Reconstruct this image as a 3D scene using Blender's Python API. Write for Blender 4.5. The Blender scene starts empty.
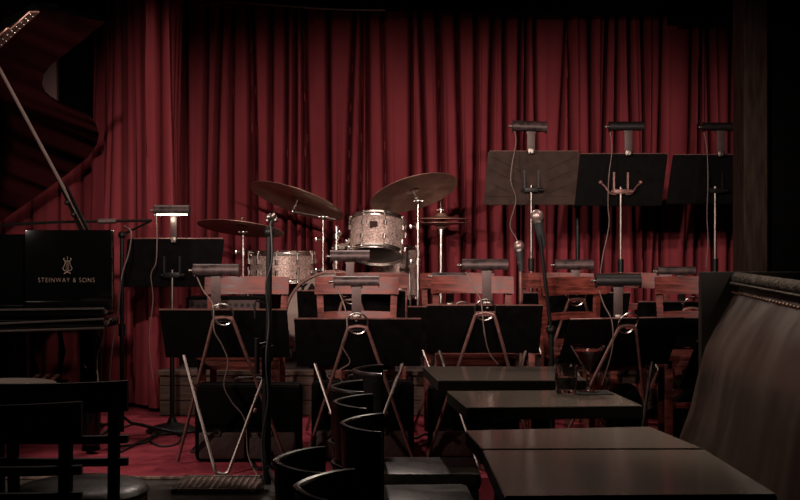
import bpy, bmesh, math, random
from mathutils import Vector, Matrix, Euler
C = bpy.context.scene.collection
S = bpy.context.scene
PI = math.pi
FPX, HZ, CAMZ = 1100.0, 245.0, 1.306
STG, RIS, TAB = 0.216, 0.511, 0.75
def P(px, py, D):
    return Vector(((px-400)/FPX*D, D, CAMZ-(py-HZ)/FPX*D))
def PZ(px, z, D):
    return Vector(((px-400)/FPX*D, D, z))

# ---------------------------------------------------------------- camera, world, lights, exposure
cam = bpy.data.objects.new('camera', bpy.data.cameras.new('camera')); C.objects.link(cam)
cam.location = (0, 0, CAMZ); cam.rotation_euler = (PI/2, 0, 0)
cam.data.sensor_width = 36; cam.data.lens = FPX/800*36
cam.data.shift_y = -5/800
cam.data.clip_start = 0.05
S.camera = cam
S.view_settings.view_transform = 'Standard'; S.view_settings.look = 'None'
S.view_settings.gamma = 1; S.view_settings.use_curve_mapping = False
S.view_settings.exposure = 0.0
w = bpy.data.worlds.new('world'); S.world = w; w.use_nodes = True
w.node_tree.nodes['Background'].inputs[0].default_value = (0.5, 0.42, 0.38, 1)
w.node_tree.nodes['Background'].inputs[1].default_value = 0.0012

def light(name, kind, loc, aim, energy, col, size=0.05, cone=60, blend=0.6, size_y=None):
    l = bpy.data.lights.new(name, kind); o = bpy.data.objects.new(name, l); C.objects.link(o)
    o.location = loc
    o.rotation_euler = (Vector(aim)-Vector(loc)).to_track_quat('-Z', 'Y').to_euler()
    l.energy = energy; l.color = col
    if kind == 'SPOT':
        l.shadow_soft_size = size; l.spot_size = math.radians(cone); l.spot_blend = blend
    elif kind == 'AREA':
        l.size = size
        if size_y: l.shape = 'RECTANGLE'; l.size_y = size_y
    else:
        l.shadow_soft_size = size
    return o
WARM = (1.0, 0.81, 0.72)
k = light('stage_spot_key', 'SPOT', (-0.5, 0.7, 3.05), (0.1, 8.2, 1.15), 820, WARM, 0.06, 30, 0.85); k.scale = (2.0, 1, 1)
k = light('stage_fill_right', 'SPOT', (1.5, 0.6, 2.45), (-0.2, 8.2, 1.25), 520, WARM, 0.07, 27, 0.9); k.scale = (1.6, 1, 1)  # extra front light from the right, added to soften the curtain shadows
k = light('stage_spot_left', 'SPOT', (-2.6, 1.2, 2.6), (1.4, 8.4, 1.3), 720, WARM, 0.06, 27, 0.9)
light('stage_spot_overhead', 'SPOT', (-0.3, 7.35, 3.25), (-0.3, 5.7, 0.2), 120, WARM, 0.05, 100, 0.7)
light('stage_spot_side', 'SPOT', (-1.5, 6.9, 3.25), (-1.2, 5.9, 0.2), 45, WARM, 0.05, 90, 0.8)
light('piano_fill', 'SPOT', (-0.2, 3.6, 3.2), (-2.0, 5.4, 1.5), 60, WARM, 0.05, 75, 0.7)  # added light with no visible lamp, brightens lid strip, loudspeaker grille and keybed
light('side_fill_left', 'SPOT', (-3.3, 3.4, 2.1), (0.2, 5.9, 0.6), 260, WARM, 0.05, 62, 0.8)  # added low fill from out of view, side-lights stand legs and chair seats
light('side_fill_right', 'SPOT', (1.75, 5.2, 3.1), (0.1, 5.9, 0.5), 45, WARM, 0.05, 85, 0.8)  # added fill from an unseen source, lights the chair rails from the right
light('table_spot', 'SPOT', (1.0, 5.9, 3.2), (0.62, 3.1, 0.75), 125, (1.0, 0.85, 0.70), 0.12, 60, 0.8)
light('booth_spot', 'SPOT', (0.75, 3.3, 3.15), (1.2, 3.5, 0.8), 120, (1.0, 0.88, 0.72), 0.10, 50, 0.9)

# ---------------------------------------------------------------- materials
def mat(name, col, rough=0.5, metal=0.0, col2=None, nscale=8.0, stretch=(1, 1, 1), bump=0.0, bscale=60, coat=0.0,
        sheen=0.0, rough2=None, emit=None, estr=0, trans=0.0, ior=1.45, spec=None, clear_n=5, detail=6):
    m = bpy.data.materials.new(name); m.use_nodes = True
    nt = m.node_tree; b = nt.nodes['Principled BSDF']
    b.inputs['Base Color'].default_value = (*col, 1)
    b.inputs['Roughness'].default_value = rough; b.inputs['Metallic'].default_value = metal
    b.inputs['Coat Weight'].default_value = coat; b.inputs['Sheen Weight'].default_value = sheen
    b.inputs['Transmission Weight'].default_value = trans; b.inputs['IOR'].default_value = ior
    if spec is not None: b.inputs['Specular IOR Level'].default_value = spec
    if sheen: b.inputs['Sheen Roughness'].default_value = 0.4; b.inputs['Sheen Tint'].default_value = (1, .55, .5, 1)
    if emit: b.inputs['Emission Color'].default_value = (*emit, 1); b.inputs['Emission Strength'].default_value = estr
    tc = nt.nodes.new('ShaderNodeTexCoord'); mp = nt.nodes.new('ShaderNodeMapping')
    mp.inputs['Scale'].default_value = stretch
    nt.links.new(tc.outputs['Object'], mp.inputs['Vector'])
    n = nt.nodes.new('ShaderNodeTexNoise'); n.inputs['Scale'].default_value = nscale; n.inputs['Detail'].default_value = detail
    nt.links.new(mp.outputs[0], n.inputs['Vector'])
    r = nt.nodes.new('ShaderNodeValToRGB')
    c2 = col2 if col2 else tuple(c*0.8 for c in col)
    r.color_ramp.elements[0].color = (*c2, 1); r.color_ramp.elements[1].color = (*col, 1)
    r.color_ramp.elements[0].position = 0.35; r.color_ramp.elements[1].position = 0.65
    nt.links.new(n.outputs['Fac'], r.inputs[0]); nt.links.new(r.outputs[0], b.inputs['Base Color'])
    if rough2 is not None:
        mr = nt.nodes.new('ShaderNodeMapRange')
        mr.inputs['To Min'].default_value = rough; mr.inputs['To Max'].default_value = rough2
        mr.inputs['From Min'].default_value = 0.35; mr.inputs['From Max'].default_value = 0.65
        nt.links.new(n.outputs['Fac'], mr.inputs['Value']); nt.links.new(mr.outputs[0], b.inputs['Roughness'])
    if bump:
        n2 = nt.nodes.new('ShaderNodeTexNoise'); n2.inputs['Scale'].default_value = bscale
        nt.links.new(mp.outputs[0], n2.inputs['Vector'])
        bp = nt.nodes.new('ShaderNodeBump'); bp.inputs['Strength'].default_value = bump; bp.inputs['Distance'].default_value = 0.01
        nt.links.new(n2.outputs['Fac'], bp.inputs['Height']); nt.links.new(bp.outputs[0], b.inputs['Normal'])
    return m
M = {}
M['curtain'] = mat('curtain_velvet', (0.22, 0.036, 0.044), 0.85, col2=(0.17, 0.026, 0.033), nscale=5, stretch=(1, 1, .3), bump=0.15, bscale=220, spec=0.08)
M['carpet'] = mat('red_carpet', (0.30, 0.045, 0.06), 0.95, col2=(0.20, 0.028, 0.042), nscale=9, bump=0.6, bscale=300, spec=0.1)
M['black_wood_floor'] = mat('black_wood_floor', (0.045, 0.038, 0.03), 0.35, col2=(0.02, 0.018, 0.015), nscale=6, stretch=(.6, 12, 1), bump=0.1, rough2=0.55)
M['plank'] = mat('riser_plank_wood', (0.085, 0.046, 0.030), 0.75, col2=(0.028, 0.014, 0.010), nscale=7, stretch=(1, 1, 16), bump=0.3, bscale=20)
M['riser_top'] = mat('riser_black_carpet', (0.03, 0.018, 0.016), 0.9, nscale=30)
M['dark'] = mat('flat_black_paint', (0.003, 0.0028, 0.0026), 0.9, nscale=4, spec=0.05)
M['pillar'] = mat('dark_stained_pillar', (0.032, 0.019, 0.014), 0.6, col2=(0.014, 0.0065, 0.005), nscale=5, stretch=(8, 8, 1), spec=0.1)
M['chairwood'] = mat('red_brown_wood', (0.165, 0.036, 0.026), 0.36, col2=(0.055, 0.012, 0.009), nscale=5, stretch=(1.5, 6, 14), rough2=0.5, spec=0.3)
M['desk'] = mat('stand_black_enamel', (0.0035, 0.003, 0.003), 0.5, nscale=20, rough2=0.65, spec=0.08)
M['desk_brown'] = mat('stand_worn_brown', (0.045, 0.027, 0.022), 0.6, col2=(0.030, 0.018, 0.015), nscale=14, bump=0.1, bscale=150, spec=0.12)
M['chrome'] = mat('chrome', (0.85, 0.78, 0.72), 0.27, 1.0, nscale=20)
M['steel'] = mat('dull_steel', (0.24, 0.20, 0.18), 0.4, 1.0, nscale=20)
M['propsteel'] = mat('satin_prop_steel', (0.5, 0.38, 0.34), 0.35, 0.5, nscale=20)
M['leg_bronze'] = mat('bronze_tube', (0.20, 0.095, 0.08), 0.35, 0.35, nscale=30, col2=(0.13, 0.06, 0.052))
M['lampshade'] = mat('lamp_brown_metal', (0.07, 0.042, 0.04), 0.38, 0.5, col2=(0.02, 0.013, 0.013), nscale=25, rough2=0.55)
M['lampshade_black'] = mat('lamp_black_metal', (0.010, 0.007, 0.007), 0.45, 0.3, nscale=25, rough2=0.55)
M['lampbracket'] = mat('lamp_bracket', (0.07, 0.04, 0.036), 0.5, 0.3, nscale=15)
M['cord'] = mat('pale_cord', (0.15, 0.10, 0.085), 0.6, nscale=40)
M['blackcord'] = mat('black_cord', (0.012, 0.011, 0.011), 0.5, nscale=40)
M['tube_on'] = mat('lit_tube', (0.8, 0.85, 0.7), 0.5, emit=(0.95, 1.0, 0.78), estr=14, nscale=5)
M['piano'] = mat('piano_black_lacquer', (0.0015, 0.0015, 0.0015), 0.06, nscale=3, spec=0.5)
M['lidblack'] = mat('piano_lid_lacquer', (0.0015, 0.0015, 0.0015), 0.10, nscale=3, spec=0.05)
M['brass'] = mat('aged_brass', (0.30, 0.16, 0.125), 0.55, 1.0, col2=(0.3, 0.17, 0.11), nscale=25)
M['hinge'] = mat('pale_reflection_metal', (0.5, 0.28, 0.22), 0.45, 0.2, col2=(0.35, 0.19, 0.15), nscale=20)  # metal of the added strip that imitates a reflection in the lid
M['gold_plate'] = mat('piano_gold_plate', (0.42, 0.27, 0.15), 0.4, 0.7, nscale=12)
M['gilt'] = mat('gilt_lettering', (0.14, 0.095, 0.07), 0.5, 0.3, nscale=30)
M['ivory'] = mat('ivory', (0.6, 0.55, 0.45), 0.3, nscale=8)
M['blackleather'] = mat('black_leather', (0.003, 0.0025, 0.002), 0.34, spec=0.3, nscale=14, bump=0.12, bscale=70, rough2=0.42)
M['seatleather'] = mat('seat_leather', (0.022, 0.019, 0.012), 0.34, spec=0.3, col2=(0.010, 0.009, 0.006), nscale=9, bump=0.15, bscale=50, rough2=0.5)
M['rimleather'] = mat('rim_piping', (0.03, 0.02, 0.018), 0.28, nscale=14)
M['blackwood'] = mat('black_wood', (0.012, 0.010, 0.010), 0.42, nscale=8, stretch=(1, 8, 1), spec=0.3)
M['table'] = mat('table_laminate', (0.16, 0.13, 0.108), 0.12, nscale=300, col2=(0.15, 0.12, 0.10), rough2=0.14, spec=0.8)
M['tableedge'] = mat('table_edge', (0.014, 0.012, 0.009), 0.5, nscale=40, spec=0.12)
M['iron'] = mat('black_iron', (0.008, 0.007, 0.0065), 0.42, 0.3, nscale=15, spec=0.3)
M['bronze'] = mat('cymbal_bronze', (0.46, 0.28, 0.21), 0.36, 0.5, col2=(0.27, 0.16, 0.12), nscale=10, rough2=0.48)
M['bagleather'] = mat('brown_black_leather', (0.035, 0.018, 0.016), 0.42, nscale=8, bump=0.3, bscale=40, rough2=0.6, spec=0.4)
M['bagblack'] = mat('black_nylon', (0.0025, 0.0022, 0.002), 0.6, nscale=10, bump=0.3, bscale=25, spec=0.02)
M['booth'] = mat('booth_leather', (0.055, 0.037, 0.027), 0.30, col2=(0.030, 0.019, 0.014), nscale=2.0, stretch=(3.5, 3.5, .35), bump=0.05, bscale=40, rough2=0.42)
M['boothpanel'] = mat('booth_panel', (0.022, 0.017, 0.012), 0.55, nscale=5, stretch=(1, 1, 4), spec=0.15)
M['fringe'] = mat('booth_trim', (0.09, 0.066, 0.05), 0.7, col2=(0.008, 0.005, 0.004), nscale=45, bump=1.0, bscale=90, spec=0.1)
M['drumhead'] = mat('drum_head', (0.30, 0.22, 0.18), 0.5, col2=(0.2, 0.14, 0.12), nscale=4)
M['darkshell'] = mat('dark_wood_shell', (0.065, 0.05, 0.04), 0.3, nscale=4, stretch=(1, 1, 10))
M['black'] = mat('black_print', (0.012, 0.01, 0.01), 0.7, nscale=10, spec=0.1)
M['badge'] = mat('badge_brown', (0.04, 0.02, 0.016), 0.6, nscale=60, spec=0.1)
M['grille'] = mat('speaker_grille', (0.45, 0.27, 0.26), 0.6, col2=(0.3, 0.17, 0.17), nscale=120)
M['rubber'] = mat('black_rubber', (0.012, 0.012, 0.012), 0.7, nscale=10)
M['micgrey'] = mat('mic_mesh', (0.42, 0.30, 0.28), 0.4, 0.8, col2=(0.2, 0.13, 0.12), nscale=300)
M['glass'] = mat('clear_glass', (1, 1, 1), 0.02, col2=(1, 1, 1), trans=1.0, nscale=3)
M['reddrink'] = mat('red_cocktail', (0.09, 0.002, 0.008), 0.05, col2=(0.08, 0.002, 0.007), trans=0.3, nscale=3, ior=1.34)
M['darkdrink'] = mat('dark_cola', (0.003, 0.001, 0.001), 0.06, nscale=3, spec=0.2)
M['gaffer'] = mat('stage_edge_strip', (0.24, 0.17, 0.13), 0.5, col2=(0.06, 0.035, 0.03), nscale=9, stretch=(3, 1, 1))
def sparkle_mat():
    m = mat('silver_sparkle', (0.6, 0.45, 0.38), 0.4, 0.45)
    nt = m.node_tree; b = nt.nodes['Principled BSDF']
    tc = nt.nodes.new('ShaderNodeTexCoord'); v = nt.nodes.new('ShaderNodeTexVoronoi'); v.inputs['Scale'].default_value = 230
    nt.links.new(tc.outputs['Object'], v.inputs['Vector'])
    r = nt.nodes.new('ShaderNodeValToRGB')
    r.color_ramp.elements[0].color = (0.10, 0.065, 0.055, 1); r.color_ramp.elements[1].color = (0.85, 0.62, 0.55, 1)
    sp = nt.nodes.new('ShaderNodeSeparateColor'); nt.links.new(v.outputs['Color'], sp.inputs[0])
    nt.links.new(sp.outputs[0], r.inputs[0]); nt.links.new(r.outputs[0], b.inputs['Base Color'])
    mx = nt.nodes.new('ShaderNodeMapRange'); mx.inputs['To Min'].default_value = 0.2; mx.inputs['To Max'].default_value = 0.6
    nt.links.new(sp.outputs[1], mx.inputs['Value']); nt.links.new(mx.outputs[0], b.inputs['Roughness'])
    return m
M['sparkle'] = sparkle_mat()

# ---------------------------------------------------------------- mesh helpers
def box(bm, c, s, rot=None, bev=0.0):
    m = Matrix.Translation(Vector(c)) @ ((Euler(rot).to_matrix().to_4x4()) if rot else Matrix()) @ Matrix.Diagonal((s[0], s[1], s[2], 1))
    r = bmesh.ops.create_cube(bm, size=1, matrix=m)
    if bev:
        es = list({e for v in r['verts'] for e in v.link_edges})
        bmesh.ops.bevel(bm, geom=es, offset=bev, segments=2, affect='EDGES', profile=0.6)
def tube(bm, pts, r, n=8, closed=False, taper=None):
    pts = [Vector(p) for p in pts]; rings = []; N = len(pts); prev = None
    for i, p in enumerate(pts):
        a = pts[(i-1) % N] if (closed or i > 0) else p
        b = pts[(i+1) % N] if (closed or i < N-1) else p
        t = (b-a).normalized()
        if prev is None:
            u = t.orthogonal().normalized()
        else:
            u = (prev - t*prev.dot(t))
            u = u.normalized() if u.length > 1e-6 else t.orthogonal().normalized()
        prev = u; v = t.cross(u)
        rr = r if taper is None else r*taper[i]
        rings.append([bm.verts.new(p+u*math.cos(2*PI*k/n)*rr+v*math.sin(2*PI*k/n)*rr) for k in range(n)])
    for i in range(N if closed else N-1):
        A, B = rings[i], rings[(i+1) % N]
        for k in range(n):
            bm.faces.new((A[k], A[(k+1) % n], B[(k+1) % n], B[k]))
    if not closed:
        bm.faces.new(rings[0][::-1]); bm.faces.new(rings[-1])
def lathe(bm, prof, mtx=None, n=32, cap=False):
    mtx = mtx or Matrix(); rings = []
    for r, z in prof:
        if r < 1e-5: rings.append([bm.verts.new(mtx @ Vector((0, 0, z)))])
        else: rings.append([bm.verts.new(mtx @ Vector((r*math.cos(2*PI*k/n), r*math.sin(2*PI*k/n), z))) for k in range(n)])
    for A, B in zip(rings, rings[1:]):
        for k in range(n):
            k2 = (k+1) % n
            if len(A) == 1 and len(B) == 1: continue
            if len(A) == 1: bm.faces.new((A[0], B[k2], B[k]))
            elif len(B) == 1: bm.faces.new((A[k], A[k2], B[0]))
            else: bm.faces.new((A[k], A[k2], B[k2], B[k]))
    if cap:
        if len(rings[0]) > 1: bm.faces.new(rings[0][::-1])
        if len(rings[-1]) > 1: bm.faces.new(rings[-1])
def cyl(bm, a, b, r, n=16, r2=None):
    a = Vector(a); b = Vector(b); d = b-a
    q = d.to_track_quat('Z', 'Y').to_matrix().to_4x4()
    lathe(bm, [(r, 0), (r if r2 is None else r2, d.length)], Matrix.Translation(a) @ q, n, True)
def prism(bm, poly, off):
    off = Vector(off)
    A = [bm.verts.new(Vector(p)) for p in poly]; B = [bm.verts.new(Vector(p)+off) for p in poly]
    n = len(A); bm.faces.new(A[::-1]); bm.faces.new(B)
    for i in range(n): bm.faces.new((A[i], A[(i+1) % n], B[(i+1) % n], B[i]))
def sphere(bm, c, r, sx=1, sy=1, sz=1, n=16):
    bmesh.ops.create_uvsphere(bm, u_segments=n, v_segments=n//2+2, radius=r, matrix=Matrix.Translation(Vector(c)) @ Matrix.Diagonal((sx, sy, sz, 1)))
def spline(pts, k=6):
    pts = [Vector(p) for p in pts]; out = []
    for i in range(len(pts)-1):
        p0 = pts[max(i-1, 0)]; p1 = pts[i]; p2 = pts[i+1]; p3 = pts[min(i+2, len(pts)-1)]
        for j in range(k):
            t = j/k
            out.append(0.5*((2*p1)+(-p0+p2)*t+(2*p0-5*p1+4*p2-p3)*t*t+(-p0+3*p1-3*p2+p3)*t**3))
    out.append(pts[-1]); return out
def obj(name, bm, m, parent=None, smooth=True, loc=None):
    bmesh.ops.recalc_face_normals(bm, faces=bm.faces)
    me = bpy.data.meshes.new(name); bm.to_mesh(me); bm.free()
    me.materials.append(M[m] if isinstance(m, str) else m)
    if smooth:
        for p in me.polygons: p.use_smooth = True
        try: me.set_sharp_from_angle(angle=math.radians(38))
        except Exception: pass
    o = bpy.data.objects.new(name, me); C.objects.link(o)
    if parent is not None: o.parent = parent
    if loc is not None: o.location = loc
    return o
def part(name, m, parent, fn, smooth=True, label=None):
    bm = bmesh.new(); fn(bm); o = obj(name, bm, m, parent, smooth)
    if label: o['label'] = label
    return o
def thing(name, label, cat, loc=(0, 0, 0), rz=0, group=None):
    o = bpy.data.objects.new(name, None); C.objects.link(o); o.empty_display_size = 0.1
    o.location = loc; o.rotation_euler = (0, 0, rz); o['label'] = label; o['category'] = cat
    if group: o['group'] = group
    return o
def tag(o, label, cat, group=None):
    o['label'] = label; o['category'] = cat
    if group: o['group'] = group
    return o
def struct(name, m, fn, smooth=False):
    bm = bmesh.new(); fn(bm); o = obj(name, bm, m, None, smooth); o['kind'] = 'structure'; return o
def one(name, m, fn, label, cat, group=None, smooth=True):
    bm = bmesh.new(); fn(bm); return tag(obj(name, bm, m, None, smooth), label, cat, group)
def dup(root, loc, rz, label, group=None):
    r = root.copy(); C.objects.link(r); r.location = loc; r.rotation_euler = (0, 0, rz); r['label'] = label
    if group: r['group'] = group
    for ch in list(root.children):
        c = ch.copy(); C.objects.link(c); c.parent = r
        for g in list(ch.children):
            d = g.copy(); C.objects.link(d); d.parent = c
    return r

# ---------------------------------------------------------------- setting
struct('floor', 'black_wood_floor', lambda bm: box(bm, (0, 4, -0.05), (9, 12, 0.1)))
struct('ceiling', 'dark', lambda bm: box(bm, (0, 4, 3.48), (9, 12, 0.1)))
struct('wall_back', 'dark', lambda bm: box(bm, (0, 9.05, 1.7), (9, 0.1, 3.6)))
struct('wall_left', 'dark', lambda bm: box(bm, (-4.3, 4, 1.7), (0.1, 12, 3.6)))
struct('wall_right', 'dark', lambda bm: box(bm, (3.1, 6.35, 1.7), (2.25, 0.3, 3.6)))
struct('wall_front', 'dark', lambda bm: box(bm, (0, -1.95, 1.7), (9, 0.1, 3.6)))
struct('pillar', 'pillar', lambda bm: box(bm, (1.94, 6.1, 1.74), (0.13, 0.2, 3.38), bev=0.004))
struct('stage_floor', 'carpet', lambda bm: box(bm, (-0.9, 7.07, STG/2), (5.7, 3.84, STG)))
def apron(bm):
    box(bm, (-1.45, 4.93, STG/2-0.004), (3.2, 0.42, STG-0.008))
struct('stage_apron', 'black_wood_floor', apron)
struct('trim_1', 'gaffer', lambda bm: box(bm, (-1.45, 5.15, STG+0.001), (3.2, 0.022, 0.012), bev=0.002))
def riser_front(bm):
    x0, x1 = -1.53, 1.8
    zs = [STG+0.004, STG+0.1, STG+0.196, RIS-0.035]
    for a, b in zip(zs, zs[1:]):
        box(bm, ((x0+x1)/2, 7.02, (a+b)/2), (x1-x0, 0.03, b-a-0.005), bev=0.002)
    box(bm, ((x0+x1)/2, 7.0, RIS-0.017), (x1-x0+0.02, 0.06, 0.03), bev=0.004)
struct('riser_front', 'plank', riser_front)
struct('riser_floor', 'riser_top', lambda bm: box(bm, (0.135, 7.97, (RIS+STG)/2-0.002), (3.33, 1.86, RIS-STG-0.004)))

# pleated curtains
def pleats(path, z0, z1, seed, wmin=0.13, wmax=0.22, amp=0.075, nz=46, ds=0.006, lean=0.04, groove=0.12):
    rnd = random.Random(seed); path = [Vector((a, b, 0)) for a, b in path]
    L = [0]
    for a, b in zip(path, path[1:]): L.append(L[-1]+(b-a).length)
    tot = L[-1]; knots = [0.0]
    while knots[-1] < tot: knots.append(knots[-1]+rnd.uniform(wmin, wmax))
    ks = []
    for k in knots: ks.append([k, rnd.uniform(0, 6.28), rnd.uniform(.2, 1)*lean, rnd.uniform(.6, 1.25), rnd.uniform(-1, 1)*lean, rnd.uniform(.2, .8)])
    def pos(s):
        s = min(max(s, 0), tot)
        for i in range(len(path)-1):
            if s <= L[i+1] or i == len(path)-2:
                t = (s-L[i])/max(L[i+1]-L[i], 1e-6); d = (path[i+1]-path[i]).normalized()
                return path[i].lerp(path[i+1], t), Vector((d.y, -d.x, 0))
    bm = bmesh.new(); cols = int(tot/ds); rows = []
    PN = [pos(tot*i/cols) for i in range(cols+1)]
    # smooth normals over corners
    NN = []
    for i in range(cols+1):
        a = Vector((0, 0, 0))
        for j in range(max(0, i-14), min(cols, i+14)+1): a += PN[j][1]
        NN.append(a.normalized())
    for j in range(nz+1):
        f = j/nz; z = z0+(z1-z0)*f; row = []
        kk = [k[0]+k[2]*math.sin(k[1]+f*2.6)+k[4]*f*1.5 for k in ks]; q = 0
        for i in range(cols+1):
            s = tot*i/cols
            while q < len(kk)-2 and s > kk[q+1]: q += 1
            a, b = kk[q], kk[q+1]; t = min(max((s-a)/max(b-a, 1e-3), 0), 1)
            am = amp*ks[q][3]*(0.85+0.3*math.sin(ks[q][1]+f*2))
            u = abs(2*t-1)
            d = am*(1-u**3.2)
            d += am*0.28*math.exp(-((t-ks[q][5])/0.09)**2)*(0.5+0.5*math.sin(ks[q][1]*3+f*4))
            d -= am*0.45*math.sin(PI*t)*(0.5+0.5*math.cos(ks[q][1]*2+f*3))
            d -= groove*math.exp(-((1-u)*max(b-a, .01)/2/0.014)**2)*ks[q][3]
            if f > 0.93: d *= 1-(f-0.93)/0.07*0.45
            p, _ = PN[i]; p = p+NN[i]*(d-amp*0.5)
            row.append(bm.verts.new((p.x, p.y, z+0.006*math.sin(s*9)*(1-f))))
        rows.append(row)
    for A, B in zip(rows, rows[1:]):
        for i in range(cols): bm.faces.new((A[i], A[i+1], B[i+1], B[i]))
    return bm
def X(px, D): return (px-400)/FPX*D
bm = pleats([(-1.80, 8.46), (-1.6, 8.44), (-1.2, 8.43), (0, 8.46), (1.5, 8.46), (2.75, 8.42)], RIS+0.01, 3.33, 7, 0.065, 0.175, 0.11)
tag(obj('stage_curtain', bm, 'curtain'), 'long dark red pleated velvet curtain hanging behind the drums and back row stands', 'curtain')
bm = pleats([(-4.1, 8.3), (-2.75, 8.3), (-2.25, 8.22), (X(112, 7.45), 7.5), (X(150, 7.12), 7.14), (X(166, 7.1), 7.13), (X(172, 7.25), 7.35), (-1.67, 8.3)], STG+0.03, 3.36, 12, 0.10, 0.25, 0.11)
tag(obj('stage_curtain', bm, 'curtain'), 'dark red side curtain hanging behind the grand piano down to the carpet', 'curtain')
def valance(bm):
    D = 8.2
    pts = [P(185, -8, D), P(260, 2, D), P(340, 11, D), P(430, 10, D), P(560, 14, D), P(760, 16, D)]
    poly = pts+[Vector((pts[-1].x, D, 3.42)), Vector((pts[0].x, D, 3.42))]
    prism(bm, poly, (0, 0.04, 0))
    box(bm, (2.6, 8.22, 3.2), (1.2, 0.04, 0.5))
struct('trim_2', 'dark', valance)
one('curtain_rail', 'steel', lambda bm: tube(bm, spline([P(196, 6, 8.05), P(230, 2, 8.0), P(262, 4, 8.0), P(330, 9, 8.1), P(385, 10, 8.14)]), 0.008, 6), 'thin curved metal rail below the ceiling at top of the curtain', 'rail')

# ---------------------------------------------------------------- grand piano
pn = thing('grand_piano', 'black grand piano with raised lid on the left of the stage', 'piano', (-2.2, 6.6, STG))
def pl(v): return Vector(v)-Vector((-2.2, 6.6, STG))
def lidpt(px, py, xh=-3.0, zh=1.38, m=0.682):
    a = (px-400)/FPX; b = (HZ-py)/FPX   # X=aD, Z=CAMZ+bD ; b D + CAMZ - zh = m(aD - xh)
    D = (CAMZ-zh+m*xh)/(m*a-b)
    return Vector((a*D, D, CAMZ+b*D))
lidpx = [(38, 8), (105, 22), (78, 44), (52, 64), (44, 74), (42, 84), (46, 94), (54, 101), (66, 108), (90, 118), (96, 124), (99, 134), (97, 144), (88, 157), (66, 175), (40, 194), (0, 222)]
lid = [lidpt(*p) for p in lidpx]
lid += [Vector((-3.0, 8.0, 1.38)), Vector((-3.0, 4.6, 1.38))]
nl = Vector((-0.682, 0, 1)).normalized()
part('lid', 'lidblack', pn, lambda bm: prism(bm, [pl(p) for p in lid], nl*0.03), smooth=False)
# rim: plan outline
rim = [(-3.0, 5.5), (-1.50, 5.5), (-1.60, 6.0), (-1.75, 6.5), (-1.92, 6.95), (-2.02, 7.3), (-2.1, 7.6), (-2.4, 7.82), (-2.75, 7.86), (-3.0, 7.7)]
def rimring(bm, inset, z0, z1):
    cx = sum(p[0] for p in rim)/len(rim); cy = sum(p[1] for p in rim)/len(rim)
    inn = [(cx+(x-cx)*inset, cy+(y-cy)*inset) for x, y in rim]; n = len(rim)
    vo = [[bm.verts.new(pl((x, y, z))) for x, y in rim] for z in (z0, z1)]
    vi = [[bm.verts.new(pl((x, y, z))) for x, y in inn] for z in (z0, z1)]
    for i in range(n):
        j = (i+1) % n
        bm.faces.new((vo[0][i], vo[0][j], vo[1][j], vo[1][i])); bm.faces.new((vi[0][i], vi[1][i], vi[1][j], vi[0][j]))
        bm.faces.new((vo[1][i], vo[1][j], vi[1][j], vi[1][i])); bm.faces.new((vo[0][i], vi[0][i], vi[0][j], vo[0][j]))
part('rim', 'piano', pn, lambda bm: rimring(bm, 0.93, 0.93, 1.36), smooth=False)
part('soundboard', 'gold_plate', pn, lambda bm: prism(bm, [pl((x*0.94-0.13, 6.6+(y-6.6)*0.92, 1.2)) for x, y in rim], (0, 0, 0.02)), smooth=False)
def strings(bm):
    for i in range(26):
        x = -2.95+i*0.053; y1 = 7.55 if x < -2.2 else 7.55-(x+2.2)*1.6
        tube(bm, [pl((x, 5.75, 1.25)), pl((x-0.05, y1, 1.25))], 0.0025, 4)
part('strings', 'brass', pn, strings)
def fall(bm):
    a = P(25, 230, 5.4); b = P(112, 310, 5.4)
    box(bm, pl(((a.x+b.x)/2, 5.42, (a.z+b.z)/2)), (b.x-a.x, 0.05, a.z-b.z), bev=0.004)
fb = part('fallboard', 'piano', pn, fall)
def cheek(bm):
    a = P(-150, 238, 5.45); b = P(24, 312, 5.45)
    box(bm, pl(((a.x+b.x)/2, 5.47, (a.z+b.z)/2)), (b.x-a.x-0.01, 0.03, a.z-b.z))
part('music_desk', 'piano', pn, cheek)
def keybed(bm):
    for (y0, y1, D0, D1) in ((309, 317, 5.30, 5.5), (320, 329, 5.22, 5.5)):
        z1 = P(0, y0, D0).z; z0 = P(0, y1, D0).z; x1 = X(104, D0)
        box(bm, pl(((x1-3.1)/2, (D0+D1)/2, (z0+z1)/2)), (x1+3.1, D1-D0, z1-z0), bev=0.012)
part('keybed', 'piano', pn, keybed)
def edge_highlights(bm):  # pale tubes added in place of highlights on the keybed edges
    for y0, y1, D0 in ((310, 308.5, 5.29), (324, 319, 5.21), (331.5, 328, 5.21)):
        tube(bm, [pl(P(-140, y0+(y0-y1)*1.2, D0)), pl(P(104, y1, D0))], 0.0055, 6)
part('key_slip_highlights', 'steel', pn, edge_highlights, label='added pale strips standing in for edge highlights')
def lyre(bm):
    c = P(48, 352, 5.7); c = pl(c)
    for s in (-1, 1): tube(bm, [c+Vector((s*0.05, 0, 0.16)), c+Vector((s*0.08, 0, 0)), c+Vector((s*0.05, 0, -0.14))], 0.012, 8)
    box(bm, c+Vector((0, 0, -0.17)), (0.2, 0.08, 0.05), bev=0.005)
ly = part('pedal_lyre', 'piano', pn, lyre)
for k in range(3):
    part('pedal', 'brass', pn, lambda bm: box(bm, pl(P(46, 374, 5.6))+Vector((k*0.05-0.05, -0.03, -0.02)), (0.02, 0.14, 0.012), (0.15, 0, 0), 0.003))
def pleg(x, y):
    def f(bm):
        lathe(bm, [(0.05, 0.02), (0.045, 0.05), (0.05, 0.1), (0.06, 0.6), (0.07, 0.715)], Matrix.Translation((x+2.2, y-6.6, 0)), 12, True)
        cyl(bm, (x+2.2-0.02, y-6.6, 0.025), (x+2.2+0.02, y-6.6, 0.025), 0.025, 12)
    return f
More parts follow.
